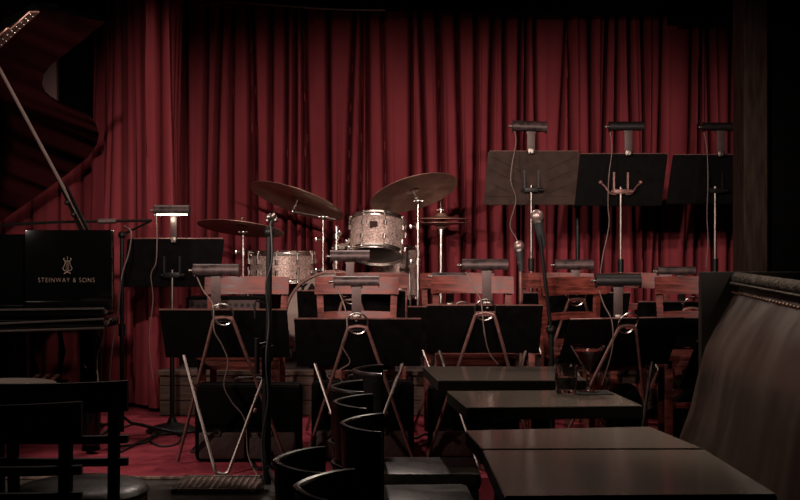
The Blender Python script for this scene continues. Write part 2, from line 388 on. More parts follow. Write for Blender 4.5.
for x, y in ((X(91, 5.75), 5.75), (-2.9, 5.75), (-2.55, 7.5)): part('leg', 'piano', pn, pleg(x, y))
a = P(86, 229, 5.85); b = lidpt(-2, 66)
def prop(bm):
    tube(bm, [pl(a), pl(b)], 0.0085, 8)
part('lid_prop', 'propsteel', pn, prop)
def prop2(bm):
    m1 = a.lerp(b, 0.28)
    for o in (-0.018, 0.018): tube(bm, [pl(a)+Vector((o, 0.01, -0.03)), pl(m1)+Vector((o*0.6, 0.01, 0))], 0.011, 8)
    for t in (0.1, 0.18): sphere(bm, pl(a.lerp(b, t))+Vector((-0.02, -0.01, 0)), 0.016)
part('prop_holder', 'iron', pn, prop2)
# added strip and dots stand in for the plate's reflection in the lid
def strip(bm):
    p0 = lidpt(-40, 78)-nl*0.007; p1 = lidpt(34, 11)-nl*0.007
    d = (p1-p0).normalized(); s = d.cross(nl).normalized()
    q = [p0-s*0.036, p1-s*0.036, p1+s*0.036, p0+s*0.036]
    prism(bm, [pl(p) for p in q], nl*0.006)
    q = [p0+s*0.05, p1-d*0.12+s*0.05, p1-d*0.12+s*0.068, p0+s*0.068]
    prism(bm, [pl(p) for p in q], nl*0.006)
hs = part('lid_reflection_strip', 'hinge', pn, strip, smooth=False)  # added stand-in for the plate's reflection, not a hinge
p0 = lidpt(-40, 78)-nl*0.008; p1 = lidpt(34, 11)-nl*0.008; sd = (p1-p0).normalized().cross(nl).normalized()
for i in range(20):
    part('reflection_dot', 'chrome', hs, lambda bm: sphere(bm, pl(p0.lerp(p1, 0.4+0.6*i/20)+sd*(0.02 if i % 2 else -0.018)), 0.005, n=6))  # dots belong to the imitated reflection
def text(name, s, size, loc, m, parent, rot=(PI/2, 0, 0), ext=0.0008, space=1.0, shear=0, sx=1, bold=0):
    c = bpy.data.curves.new(name, 'FONT'); c.body = s; c.size = size; c.align_x = 'CENTER'; c.align_y = 'CENTER'
    c.extrude = ext; c.space_character = space; c.offset = bold; c.materials.append(M[m])
    o = bpy.data.objects.new(name, c); C.objects.link(o); o.parent = parent; o.location = loc; o.rotation_euler = rot
    bpy.context.view_layer.update()
    me = bpy.data.meshes.new_from_object(o); bpy.data.objects.remove(o)
    o = bpy.data.objects.new(name, me); C.objects.link(o); o.parent = parent; o.location = loc; o.rotation_euler = rot; o.scale = (sx, 1, 1)
    return o
text('lettering', 'STEINWAY & SONS', 0.0325, pl(P(66.5, 280.3, 5.392)), 'gilt', pn, space=1.2, sx=0.86, bold=-0.0006)
def harp(bm):
    c = pl(P(67.5, 265, 5.39))
    def q(x, z): return c+Vector((x, 0, z))
    for s in (-1, 1):
        tube(bm, spline([q(s*0.013, 0.034), q(s*0.019, 0.028), q(s*0.011, 0.016), q(s*0.016, -0.004), q(s*0.022, -0.018), q(s*0.012, -0.028), q(0, -0.03)]), 0.0022, 5)
    for x in (-0.006, 0, 0.006): tube(bm, [q(x, 0.02), q(x, -0.026)], 0.001, 4)
    tube(bm, [q(-0.014, 0.02), q(0.014, 0.02)], 0.0017, 4); tube(bm, [q(0, 0.026), q(0, 0.042)], 0.0015, 4)
    tube(bm, [q(-0.016, -0.042), q(0, -0.034), q(0.016, -0.042)], 0.003, 5)
part('harp_emblem', 'gilt', pn, harp)

# loudspeaker behind piano
sp = thing('hanging_loudspeaker', 'tall black loudspeaker with grey front hung before the curtain above the piano', 'loudspeaker', PZ(68, 2.22, 7.95))
part('cabinet', 'dark', sp, lambda bm: (box(bm, (0.075, 0.0, 0.405), (0.21, 0.28, 0.82), bev=0.008), box(bm, (-0.1, 0.0, 0.405), (0.14, 0.2, 0.82))))
part('grille', 'grille', sp, lambda bm: box(bm, (-0.105, -0.115, 0.405), (0.15, 0.02, 0.8), bev=0.004))
part('side_strip', 'lampbracket', sp, lambda bm: box(bm, (-0.026, -0.145, 0.405), (0.012, 0.012, 0.8)))
part('bracket', 'iron', sp, lambda bm: (tube(bm, [(0, 0, 0.8), (0, 0, 1.2)], 0.02, 8),))

# ---------------------------------------------------------------- leather booth on the right
bo = thing('booth_bench', 'brown leather booth bench with fringed top along the right side of the tables', 'bench', (1.3, 3.5, 0))
def bl(v): return Vector(v)-Vector((1.3, 3.5, 0))
topA = Vector((1.325, 4.36, 0)); topB = Vector((1.06, 2.2, 0))
prof = [(0.06, 1.185), (0.035, 1.165), (0.022, 1.14), (0.0, 1.11), (-0.035, 1.05), (-0.075, 0.98), (-0.115, 0.90), (-0.14, 0.81), (-0.175, 0.66), (-0.215, 0.55), (-0.235, 0.45), (-0.235, 0.42), (0.1, 0.42)]
def backrest(bm):
    rows = []; N = 30
    for i in range(N+1):
        t = i/N; b = topA.lerp(topB, t)
        k = 1-0.38*t
        puff = 0.015*math.sin(t*PI)
        rows.append([bm.verts.new(bl((b.x+o*k-(puff if o < 0 else 0), b.y, z))) for o, z in prof])
    for A, B in zip(rows, rows[1:]):
        for i in range(len(prof)-1): bm.faces.new((A[i], A[i+1], B[i+1], B[i]))
    bm.faces.new(rows[0]); bm.faces.new(rows[-1][::-1])
part('backrest', 'booth', bo, backrest)
def fringe(bm):
    A = topA+Vector((0.02, 0.02, 1.172)); B = topB+Vector((0.03, 0, 1.172))
    tube(bm, [bl(A), bl(B)], 0.026, 10)
    tube(bm, [bl(A+Vector((-.028, 0, -.018))), bl(B+Vector((-.028, 0, -.018)))], 0.006, 6)
fr = part('top_trim', 'fringe', bo, fringe)
def rowof(name, m, parent, pts, r):
    bm = bmesh.new(); sphere(bm, (0, 0, 0), r, n=6); o0 = None
    for p in pts:
        if o0 is None: o0 = obj(name, bm, m, parent, loc=p)
        else:
            o = o0.copy(); C.objects.link(o); o.location = p
rowof('stud', 'brass', fr, [bl(topA.lerp(topB, i/44)+Vector((-0.004, 0, 1.118))) for i in range(44)], 0.006)
part('end_panel', 'boothpanel', bo, lambda bm: box(bm, bl((1.42, 4.44, 0.599)), (0.42, 0.05, 1.198), bev=0.006))
def bseat(bm):
    prism(bm, [bl((1.12, 4.38, 0.30)), bl((0.85, 2.3, 0.30)), bl((1.2, 2.3, 0.30)), bl((1.4, 4.38, 0.30))], (0, 0, 0.13))
part('seat', 'booth', bo, bseat, smooth=False)
def bbase(bm):
    prism(bm, [bl((1.15, 4.38, 0.0)), bl((0.93, 2.3, 0.0)), bl((1.2, 2.3, 0.0)), bl((1.4, 4.38, 0.0))], (0, 0, 0.30))
part('base', 'dark', bo, bbase, smooth=False)

# ---------------------------------------------------------------- tables
def tp(px, py): return P(px, py, (CAMZ-TAB)*FPX/(py-HZ))
def table(corners, label):
    q = [tp(*c) for c in corners]; c = sum(q, Vector())/4
    t = thing('bar_table', label, 'table', (c.x, c.y, 0), 0, 'row of square bar tables')
    l = [v-Vector((c.x, c.y, 0)) for v in q]
    def top(bm):
        prism(bm, [v-Vector((0, 0, 0.005)) for v in l], (0, 0, 0.005))
        bmesh.ops.bevel(bm, geom=bm.edges[:], offset=0.002, segments=2, affect='EDGES')
    o = part('tabletop', 'table', t, top)
    part('edge_band', 'tableedge', t, lambda bm: prism(bm, [v-Vector((0, 0, 0.043)) for v in l], (0, 0, 0.038)), smooth=False)
    part('column', 'iron', t, lambda bm: cyl(bm, (0, 0, 0.03), (0, 0, 0.706), 0.035))
    def base(bm):
        lathe(bm, [(0.2, 0), (0.2, 0.012), (0.15, 0.022), (0.04, 0.04), (0.0, 0.04)], None, 28, True)
    part('base', 'iron', t, base)
    return t
table([(438, 380.4), (588, 380.4), (562, 366.4), (423, 366.4)], 'farthest grey square table of the row, nearest to the stage and bare')
table([(467, 407.6), (643, 405.6), (607, 390), (447, 391)], 'grey square table carrying the two drinks, second from the stage')
table([(482, 448.6), (702, 448.0), (650, 426.5), (465.5, 430.4)], 'bare grey table between the table with drinks and the nearest table')
table([(505, 496), (777, 494), (705, 449.6), (483, 450)], 'nearest grey square table at the lower right')
# drinks
gl = tp(566, 393.2)
g = thing('tumbler', 'short glass tumbler half filled with a dark drink on the table', 'glass', (gl.x, gl.y, TAB+0.0005))
part('glass_body', 'glass', g, lambda bm: lathe(bm, [(0, 0), (0.036, 0), (0.038, 0.003), (0.045, 0.105), (0.042, 0.105), (0.0355, 0.016), (0, 0.014)], None, 32))
part('dark_drink', 'darkdrink', g, lambda bm: lathe(bm, [(0, 0.0165), (0.0345, 0.0175), (0.0382, 0.062), (0, 0.062)], None, 32))
gl = tp(588, 392.5)
g = thing('cocktail_glass', 'stemmed martini glass holding a dark red cocktail on the table', 'glass', (gl.x, gl.y, TAB+0.0035))
part('glass_bowl', 'glass', g, lambda bm: lathe(bm, [(0, 0), (0.040, 0), (0.040, 0.002), (0.008, 0.007), (0.0045, 0.02), (0.0075, 0.045), (0.0045, 0.065), (0.008, 0.072), (0.066, 0.172), (0.0645, 0.172), (0.006, 0.075), (0, 0.073)], None, 36))
part('red_drink', 'reddrink', g, lambda bm: lathe(bm, [(0, 0.0755), (0.0052, 0.0765), (0.052, 0.156), (0, 0.156)], None, 36))
nk = tp(593, 393.4)
one('coaster', 'black', lambda bm: box(bm, (nk.x, nk.y, TAB+0.0016), (0.13, 0.1, 0.003), (0, 0, 0.1)), 'dark flat napkin under the stemmed cocktail glass', 'napkin')

# ---------------------------------------------------------------- curved back black chairs beside the tables
def tub_chair(xa, y, rz, zt, label):
    t = thing('tub_chair', label, 'chair', (xa+0.135, y, 0), rz, 'black curved back chairs beside the tables')
    a0 = 0.12; b0 = 0.17
    def arc(s, z, n=22, ext=0.0, da=0.0):
        pts = []
        for i in range(n+1):
            th = PI/2+PI*i/n
            x = (a0+da)*math.copysign(abs(math.cos(th))**1.25, math.cos(th)); yy = (b0+da)*math.copysign(abs(math.sin(th))**1.35, math.sin(th))
            pts.append(Vector((x*s+ext, yy*s, z+0.0*abs(x))))
        return pts
    def shell(bm):
        rows = []
        for z, s in ((0.43, 0.90), (0.5, 0.93), (0.6, 0.95), (0.7, 0.97), (zt-0.012, 1.0)):
            rows.append((arc(s, z), arc(s*0.93, z, ext=0.002)))
        vo = [[bm.verts.new(p) for p in r[0]] for r in rows]; vi = [[bm.verts.new(p) for p in r[1]] for r in rows]
        n = len(vo[0])
        for j in range(len(rows)-1):
            for i in range(n-1):
                bm.faces.new((vo[j][i], vo[j][i+1], vo[j+1][i+1], vo[j+1][i])); bm.faces.new((vi[j][i], vi[j+1][i], vi[j+1][i+1], vi[j][i+1]))
            for i in (0, n-1): bm.faces.new((vo[j][i], vi[j][i], vi[j+1][i], vo[j+1][i]))
        for i in range(n-1):
            bm.faces.new((vo[0][i], vi[0][i], vi[0][i+1], vo[0][i+1])); bm.faces.new((vo[-1][i], vo[-1][i+1], vi[-1][i+1], vi[-1][i]))
    part('backrest', 'blackleather', t, shell)
    part('top_rim', 'rimleather', t, lambda bm: tube(bm, arc(0.965, zt-0.006), 0.0085, 8))
    part('lower_rim', 'rimleather', t, lambda bm: tube(bm, arc(1.02, 0.60), 0.008, 6))
    def seat(bm): box(bm, (0.19, 0, 0.375), (0.41, 0.35, 0.075), bev=0.03)
    part('seat', 'seatleather', t, seat)
    part('seat_frame', 'blackwood', t, lambda bm: box(bm, (0.19, 0, 0.305), (0.39, 0.33, 0.06), bev=0.01))
    for sx, sy in ((0.02, -1), (0.02, 1), (0.31, -1), (0.31, 1)):
        part('leg', 'blackwood', t, lambda bm: tube(bm, [(sx, sy*0.12, 0.29), (sx+(0.02 if sx > 0 else -0.03), sy*0.15, 0)], 0.016, 8))
    return t
for (px, py, y, zt, rz, lab) in (
    (351, 372.5, 4.49, 0.80, 0.0, 'black leather tub chair farthest from the viewer, tucked beside the first table'),
    (328, 388, 3.95, 0.80, 0.05, 'black leather tub chair beside the table with drinks, second in the line'),
    (331, 400, 3.57, 0.80, -0.03, 'black leather tub chair in the middle of the line of curved backs'),
    (338, 424, 3.14, 0.80, 0.0, 'black leather tub chair with tall dark back, last before the nearest pair'),
    (271, 465, 2.68, 0.785, 0.04, 'black leather tub chair at lower edge, left one of the nearest pair'),
    (291, 486, 2.32, 0.80, 0.0, 'black leather tub chair nearest the viewer, right one of the nearest pair')):
    tub_chair(X(px, y)-0.008, y, rz, zt, lab)

# ---------------------------------------------------------------- black ladder chairs and round tables lower left
def ladder_chair(x, y, rz, zt, label, plate=False):
    t = thing('wooden_chair', label, 'chair', (x, y, 0), rz, 'black wooden chairs at the lower left')
    W = 0.215
    def rail(z0, z1, bow=0.02, lift=0.0):
        def f(bm):
            n = 12; A = []; B = []
            for s in (0, 1):
                r = []
                for i in range(n+1):
                    u = -1+2*i/n; yy = -bow*(1-u*u)*1.0+s*0.022
                    r.append([(u*W, yy, z0), (u*W, yy, z1+lift*u)])
                A.append(r)
            vs = [[[bm.verts.new(Vector(q)) for q in p] for p in r] for r in A]
            for i in range(n):
                bm.faces.new((vs[0][i][0], vs[0][i+1][0], vs[0][i+1][1], vs[0][i][1]))
                bm.faces.new((vs[1][i][0], vs[1][i][1], vs[1][i+1][1], vs[1][i+1][0]))
                bm.faces.new((vs[0][i][1], vs[0][i+1][1], vs[1][i+1][1], vs[1][i][1]))
                bm.faces.new((vs[0][i][0], vs[1][i][0], vs[1][i+1][0], vs[0][i+1][0]))
            for i in (0, n): bm.faces.new((vs[0][i][0], vs[0][i][1], vs[1][i][1], vs[1][i][0]))
        return f
    part('top_rail', 'blackwood', t, rail(zt-0.095, zt, 0.03, 0.006))
    part('back_slat', 'blackwood', t, rail(zt-0.20, zt-0.175, 0.02))
    part('back_slat', 'blackwood', t, rail(zt-0.275, zt-0.25, 0.015))
    for s in (-1, 1):
        part('leg', 'blackwood', t, lambda bm: tube(bm, [(s*0.17, 0.012, zt-0.05), (s*0.165, 0.02, 0.45), (s*0.18, -0.03, 0.0)], 0.021, 8))
        part('leg', 'blackwood', t, lambda bm: tube(bm, [(s*0.17, 0.40, 0.42), (s*0.18, 0.42, 0)], 0.019, 8))
    def seat(bm):
        lathe(bm, [(0, 0.41), (0.19, 0.415), (0.215, 0.43), (0.222, 0.448), (0.21, 0.463), (0.16, 0.475), (0.08, 0.48), (0, 0.481)], Matrix.Translation((0, 0.22, 0)) @ Matrix.Diagonal((1.05, 1, 1, 1)), 32)
    part('seat', 'seatleather', t, seat)
    part('seat_frame', 'blackwood', t, lambda bm: box(bm, (0, 0.21, 0.39), (0.38, 0.38, 0.05), bev=0.01))
    if plate:
        part('name_plate', 'steel', t, lambda bm: box(bm, (0.168, -0.008, zt-0.033), (0.028, 0.003, 0.009)))
    return t
ladder_chair(X(62, 3.63), 3.63, 0.0, 0.852, 'black wooden chair with glossy seat, standing nearer the stage at left')
ladder_chair(X(4, 3.1), 3.1, 0.03, 0.857, 'black wooden chair with small metal plate on its top rail, at lower left', plate=True)
def round_table(x, y, r, label):
    t = thing('round_table', label, 'table', (x, y, 0), 0, 'small round tables at the left')
    part('tabletop', 'table', t, lambda bm: lathe(bm, [(0, 0.72), (r-0.01, 0.72), (r, 0.725), (r, 0.745), (r-0.005, 0.75), (0, 0.75)], None, 40))
    part('column', 'iron', t, lambda bm: cyl(bm, (0, 0, 0.02), (0, 0, 0.72), 0.03))
    part('base', 'iron', t, lambda bm: lathe(bm, [(0.17, 0), (0.17, 0.01), (0.04, 0.04), (0, 0.04)], None, 24, True))
round_table(X(57, 4.4)-0.23, 4.38, 0.23, 'small round dark table beyond the black chairs, nearer the piano')
round_table(X(20, 3.7)-0.185, 3.73, 0.183, 'small round dark table at left edge between the two black chairs')

# ---------------------------------------------------------------- floor grate on the apron
gr = thing('floor_grate', 'black iron floor grate at the front edge of the stage', 'grate', (X(221, 4.99), 4.99, STG-0.008))
def gframe(bm):
    w, d = 0.39, 0.30
    for s in (-1, 1):
        box(bm, (0, s*(d/2-0.012), 0.012), (w, 0.024, 0.024), bev=0.003); box(bm, (s*(w/2-0.012), 0, 0.012), (0.024, d, 0.024), bev=0.003)
part('frame', 'steel', gr, gframe)
def gbars(bm):
    for i in range(13): box(bm, (-0.17+i*0.0283, 0, 0.014), (0.005, 0.26, 0.012))
    for i in range(7): box(bm, (0, -0.12+i*0.04, 0.012), (0.35, 0.004, 0.010))
part('bars', 'propsteel', gr, gbars, smooth=False)

# ---------------------------------------------------------------- folding music stands
def folding_stand(pxc, D, ytop, rz, label, dskew=0.0, wid=0.605, spread=1.0, U=5.17):
    zt = CAMZ-(ytop-HZ)/FPX*D - STG       # top of desk above the stage
    t = thing('music_stand', label, 'music stand', (X(pxc, D), D, STG), rz, 'folding music stands of the band')
    n = Vector((0, 0.15, -0.235)).normalized()   # down the desk
    nn = Vector((0, -0.235, -0.15)).normalized()  # outward to the audience
    T = Vector((0, 0, zt)); Ld = 0.285*max(1.0, D/5.22)*(1.0 if D < 6 else 0.95)
    def pt(u, v, o=0): return T+Vector((u, 0, 0))+n*v+nn*o
    def desk(bm):
        h = 0.05; a, b = 0.035, 0.068; W = wid/2
        for (u0, u1, v0, v1) in ((-W, -h, 0, Ld), (h, W, 0, Ld), (-h, h, 0, a), (-h, h, b, Ld)):
            prism(bm, [pt(u0, v0), pt(u1, v0), pt(u1, v1), pt(u0, v1)], -nn*0.006)
        prism(bm, [pt(-W, Ld-0.006), pt(W, Ld-0.006), pt(W, Ld), pt(-W, Ld)], -nn*0.06)
    dk = part('desk', 'desk', t, desk, smooth=False)
    def lip(bm):
        W = wid/2
        tube(bm, [pt(-W, 0, -0.003), pt(W, 0, -0.003)], 0.0042, 6)
    part('top_edge', 'leg_bronze', dk, lip)
    def ring(bm):
        pts = [pt(0.05*math.cos(2*PI*k/24), 0.018-0.062*math.sin(2*PI*k/24), 0.012) for k in range(24)]
        tube(bm, pts, 0.005, 6, closed=True)
    part('ring', 'chrome', t, ring)
    # inverted V frame in front of the desk, feet to the rear
    L0 = pt(0, 0.05, 0.02)
    def rear(bm):
        s = spread
        f1 = Vector((-0.27*s, 0.275, 0.012)); f2 = Vector((0.27*s, 0.275, 0.012))
        arc = [L0+Vector((0.048*math.cos(a), 0, 0.018*math.sin(a))) for a in [PI-PI*i/8 for i in range(9)]]
        tube(bm, [f1]+arc+[f2], 0.0085, 8)
    part('rear_leg_frame', 'leg_bronze', t, rear)
    def front(bm):
        b = Vector((0, -0.03, 0.0125)); e = pt(0, Ld-0.03, -0.03)
        pts = [Vector((-0.225, e.y, e.z)), Vector((-0.04, b.y+0.01, 0.05))]
        pts += [b+Vector((0.034*math.cos(a), 0, 0.02+0.02*math.sin(a))) for a in [PI+PI*i/8 for i in range(9)]]
        pts += [Vector((0.04, b.y+0.01, 0.05)), Vector((0.225, e.y, e.z))]
        tube(bm, pts, 0.0085, 8)
    part('front_leg_frame', 'steel', t, front)
    for s in (-1, 1):
        part('hinge', 'leg_bronze', t, lambda bm: sphere(bm, (s*0.135, 0.117, zt*0.37), 0.012, n=8))
    return t
folding_stand(223, 5.2, 310, 0.0, 'folding music stand in front of the black satchel, above the floor grate', spread=1.0)
folding_stand(357.5, 5.24, 319, 0.0, 'folding music stand standing behind the line of tub chairs', spread=1.0)
folding_stand(485, 5.3, 305.5, 0.0, 'folding music stand behind the farthest bare table, below the scratched lamp', wid=0.56)
folding_stand(628, 5.3, 318.5, 0.28, 'turned folding music stand directly behind the cocktail glass')
folding_stand(752, 5.25, 340, 0.32, 'folding music stand mostly hidden behind the booth end panel')
folding_stand(351, 6.12, 291, 0.0, 'second row folding music stand seen through the chair in front of the bass drum')
folding_stand(462, 6.14, 307, 0.0, 'low second row folding music stand between two wooden chairs at centre')
folding_stand(577, 6.2, 293, 0.0, 'second row folding music stand behind the turned wooden chair')
folding_stand(692, 6.2, 302, 0.0, 'second row folding music stand behind the rightmost wooden chair')

# ---------------------------------------------------------------- stand lamps
def lamp(px, y0, y1, wpx, D, ydesk, label, m='lampshade', bx=0.0, tilt=0.0, lit=False, cordpts=None, bw=0.045, chrome=False):
    c = P(px, (y0+y1)/2, D); w_ = wpx/FPX*D; r = (y1-y0)/FPX*D/2*1.0
    t = thing('stand_lamp', label, 'lamp', c, 0, 'tube shaped lamps clipped to the music stands')
    R = Euler((0, tilt, 0)).to_matrix().to_4x4()
    def shade(bm):
        n = 16; vs = []
        for rr in (r, r*0.9):
            vs.append([[bm.verts.new(R @ Vector((sx*w_/2, rr*math.cos(-0.75+(PI+1.5)*k/n), rr*math.sin(-0.75+(PI+1.5)*k/n)))) for k in range(n+1)] for sx in (-1, 1)])
        o, i = vs
        for k in range(n):
            bm.faces.new((o[0][k], o[0][k+1], o[1][k+1], o[1][k])); bm.faces.new((i[0][k], i[1][k], i[1][k+1], i[0][k+1]))
        for k in (0, n): bm.faces.new((o[0][k], o[1][k], i[1][k], i[0][k]))
        for s in (0, 1):
            bm.faces.new(o[s])
            for k in range(n): bm.faces.new((o[s][k], i[s][k], i[s][k+1], o[s][k+1]))
        for s in (-1, 1):
            cyl(bm, R @ Vector((s*w_/2, 0, 0)), R @ Vector((s*(w_/2+0.004), 0, 0)), r*1.05, 18)
    part('lamp_shade', m, t, shade)
    part('switch', 'steel', t, lambda bm: (cyl(bm, R @ Vector((-w_/2-0.022, 0, 0)), R @ Vector((-w_/2, 0, 0)), 0.007, 10), sphere(bm, R @ Vector((-w_/2-0.022, 0, 0)), 0.009, n=8)))
    zd = P(0, ydesk, D).z-c.z
    def bracket(bm):
        box(bm, (bx, -0.004, (zd-r*0.6)/2), (bw, 0.006, abs(zd+r*0.6)), bev=0.001)
        box(bm, (bx, 0.01, -r*0.95), (bw*1.25, 0.03, 0.014), bev=0.003)
    part('bracket', 'lampbracket', t, bracket)
    part('clamp', 'steel', t, lambda bm: (box(bm, (bx, 0.0, zd), (bw*0.8, 0.035, 0.035), bev=0.006), cyl(bm, (bx, -0.035, zd-0.005), (bx, -0.01, zd-0.005), 0.009, 10)))
    part('bulb_tube', 'tube_on' if lit else 'ivory', t, lambda bm: cyl(bm, R @ Vector((-w_/2*0.9, 0, -r*(0.55 if lit else 0.15))), R @ Vector((w_/2*0.9, 0, -r*(0.55 if lit else 0.15))), 0.011, 12))
    if cordpts:
        part('power_cord', 'cord', t, lambda bm: tube(bm, spline([Vector(q)-c for q in cordpts], 5), 0.0032, 6))
    return t
lamp(216.5, 264, 277, 44, 5.25, 308, 'shiny brown tube lamp above the stand over the grate', bx=-0.002, tilt=0.0,
     cordpts=[P(197, 277, 5.25), P(203, 290, 5.2), P(213, 305, 5.17), P(214, 330, 5.17), P(222, 345, 5.2), P(228, 362, 5.22), P(224, 385, 5.25), P(232, 402, 5.27), P(245, 420, 5.28), P(248, 455, 5.3), P(258, 477, 5.2)])
lamp(356.5, 276, 287.5, 44, 5.28, 318, 'dull brown tube lamp above the stand behind the tub chairs', bx=0.0,
     cordpts=[P(337, 288, 5.28), P(345, 308, 5.22), P(347, 330, 5.2), P(342, 345, 5.25), P(350, 362, 5.3), P(338, 372, 5.3), P(345, 385, 5.3)])
lamp(485, 259, 271.5, 44, 5.34, 305, 'scratched dark tube lamp above the stand behind the farthest table', bx=0.008,
     cordpts=[P(466, 272, 5.34), P(474, 288, 5.3), P(481, 302, 5.25), P(484, 330, 5.24), P(489, 352, 5.3), P(498, 364, 5.32)])
lamp(618, 273.5, 288, 43, 5.33, 318, 'large black tube lamp above the turned stand behind the cocktail', m='lampshade_black', bx=0.0,
     cordpts=[P(599, 290, 5.33), P(604, 305, 5.28), P(612, 322, 5.24), P(612, 350, 5.26), P(602, 385, 5.3)])
lamp(350, 250, 263, 38, 6.24, 291, 'brown tube lamp directly below the badged tom drum', bx=0.0,
     cordpts=[P(333, 264, 6.24), P(336, 278, 6.2), P(340, 292, 6.15)])
lamp(450, 272.5, 280, 34, 6.24, 306, 'low brown tube lamp half hidden behind the central wooden chair', bx=0.0)
lamp(574, 259.5, 271, 36, 6.24, 293, 'brown tube lamp behind the turned wooden chair', bx=0.01,
     cordpts=[P(558, 272, 6.24), P(562, 282, 6.2), P(566, 296, 6.15)])
lamp(676, 266.5, 276, 36, 6.24, 302, 'brown tube lamp over the rightmost wooden chair', bx=0.03)
lamp(529.5, 121, 133, 33, 7.08, 151, 'worn dark tube lamp on the brown back row stand', tilt=0.04, bx=0.01, bw=0.05,
     cordpts=[P(514, 129, 7.08), P(516, 142, 7.05), P(512, 165, 7.02), P(511, 182, 7.0), P(516, 200, 7.04), P(510, 225, 7.08), P(517, 240, 7.08), P(524, 262, 7.06)])
lamp(626, 121.5, 132, 33, 7.08, 153, 'black tube lamp on the middle back row stand', m='lampshade_black', bx=0.015, bw=0.05,
     cordpts=[P(610, 131, 7.08), P(612, 150, 7.05), P(609, 175, 7.02), P(608, 205, 7.06), P(609, 225, 7.08), P(603, 255, 7.08), P(600, 275, 7.08)])
lamp(720, 122.5, 132, 34, 7.08, 154, 'black tube lamp on the back row stand beside the pillar', m='lampshade_black', bx=0.005, bw=0.05,
     cordpts=[P(704, 132, 7.08), P(707, 150, 7.05), P(708, 180, 7.02), P(707, 215, 7.06), P(708, 240, 7.08), P(706, 268, 7.08)])
lamp(172, 205, 216, 34, 6.4, 240, 'lit tube lamp glowing above the black stand beside the piano', bx=0.01, lit=True, bw=0.035,
     cordpts=[P(156, 216, 6.4), P(157, 236, 6.36), P(156, 262, 6.34), P(151, 275, 6.36), P(153, 300, 6.42), P(149, 340, 6.45), P(153, 380, 6.45)])
light('lit_lamp_glow', 'POINT', P(172, 219, 6.38), P(172, 300, 6.3), 0.5, (0.95, 1.0, 0.8), 0.02)

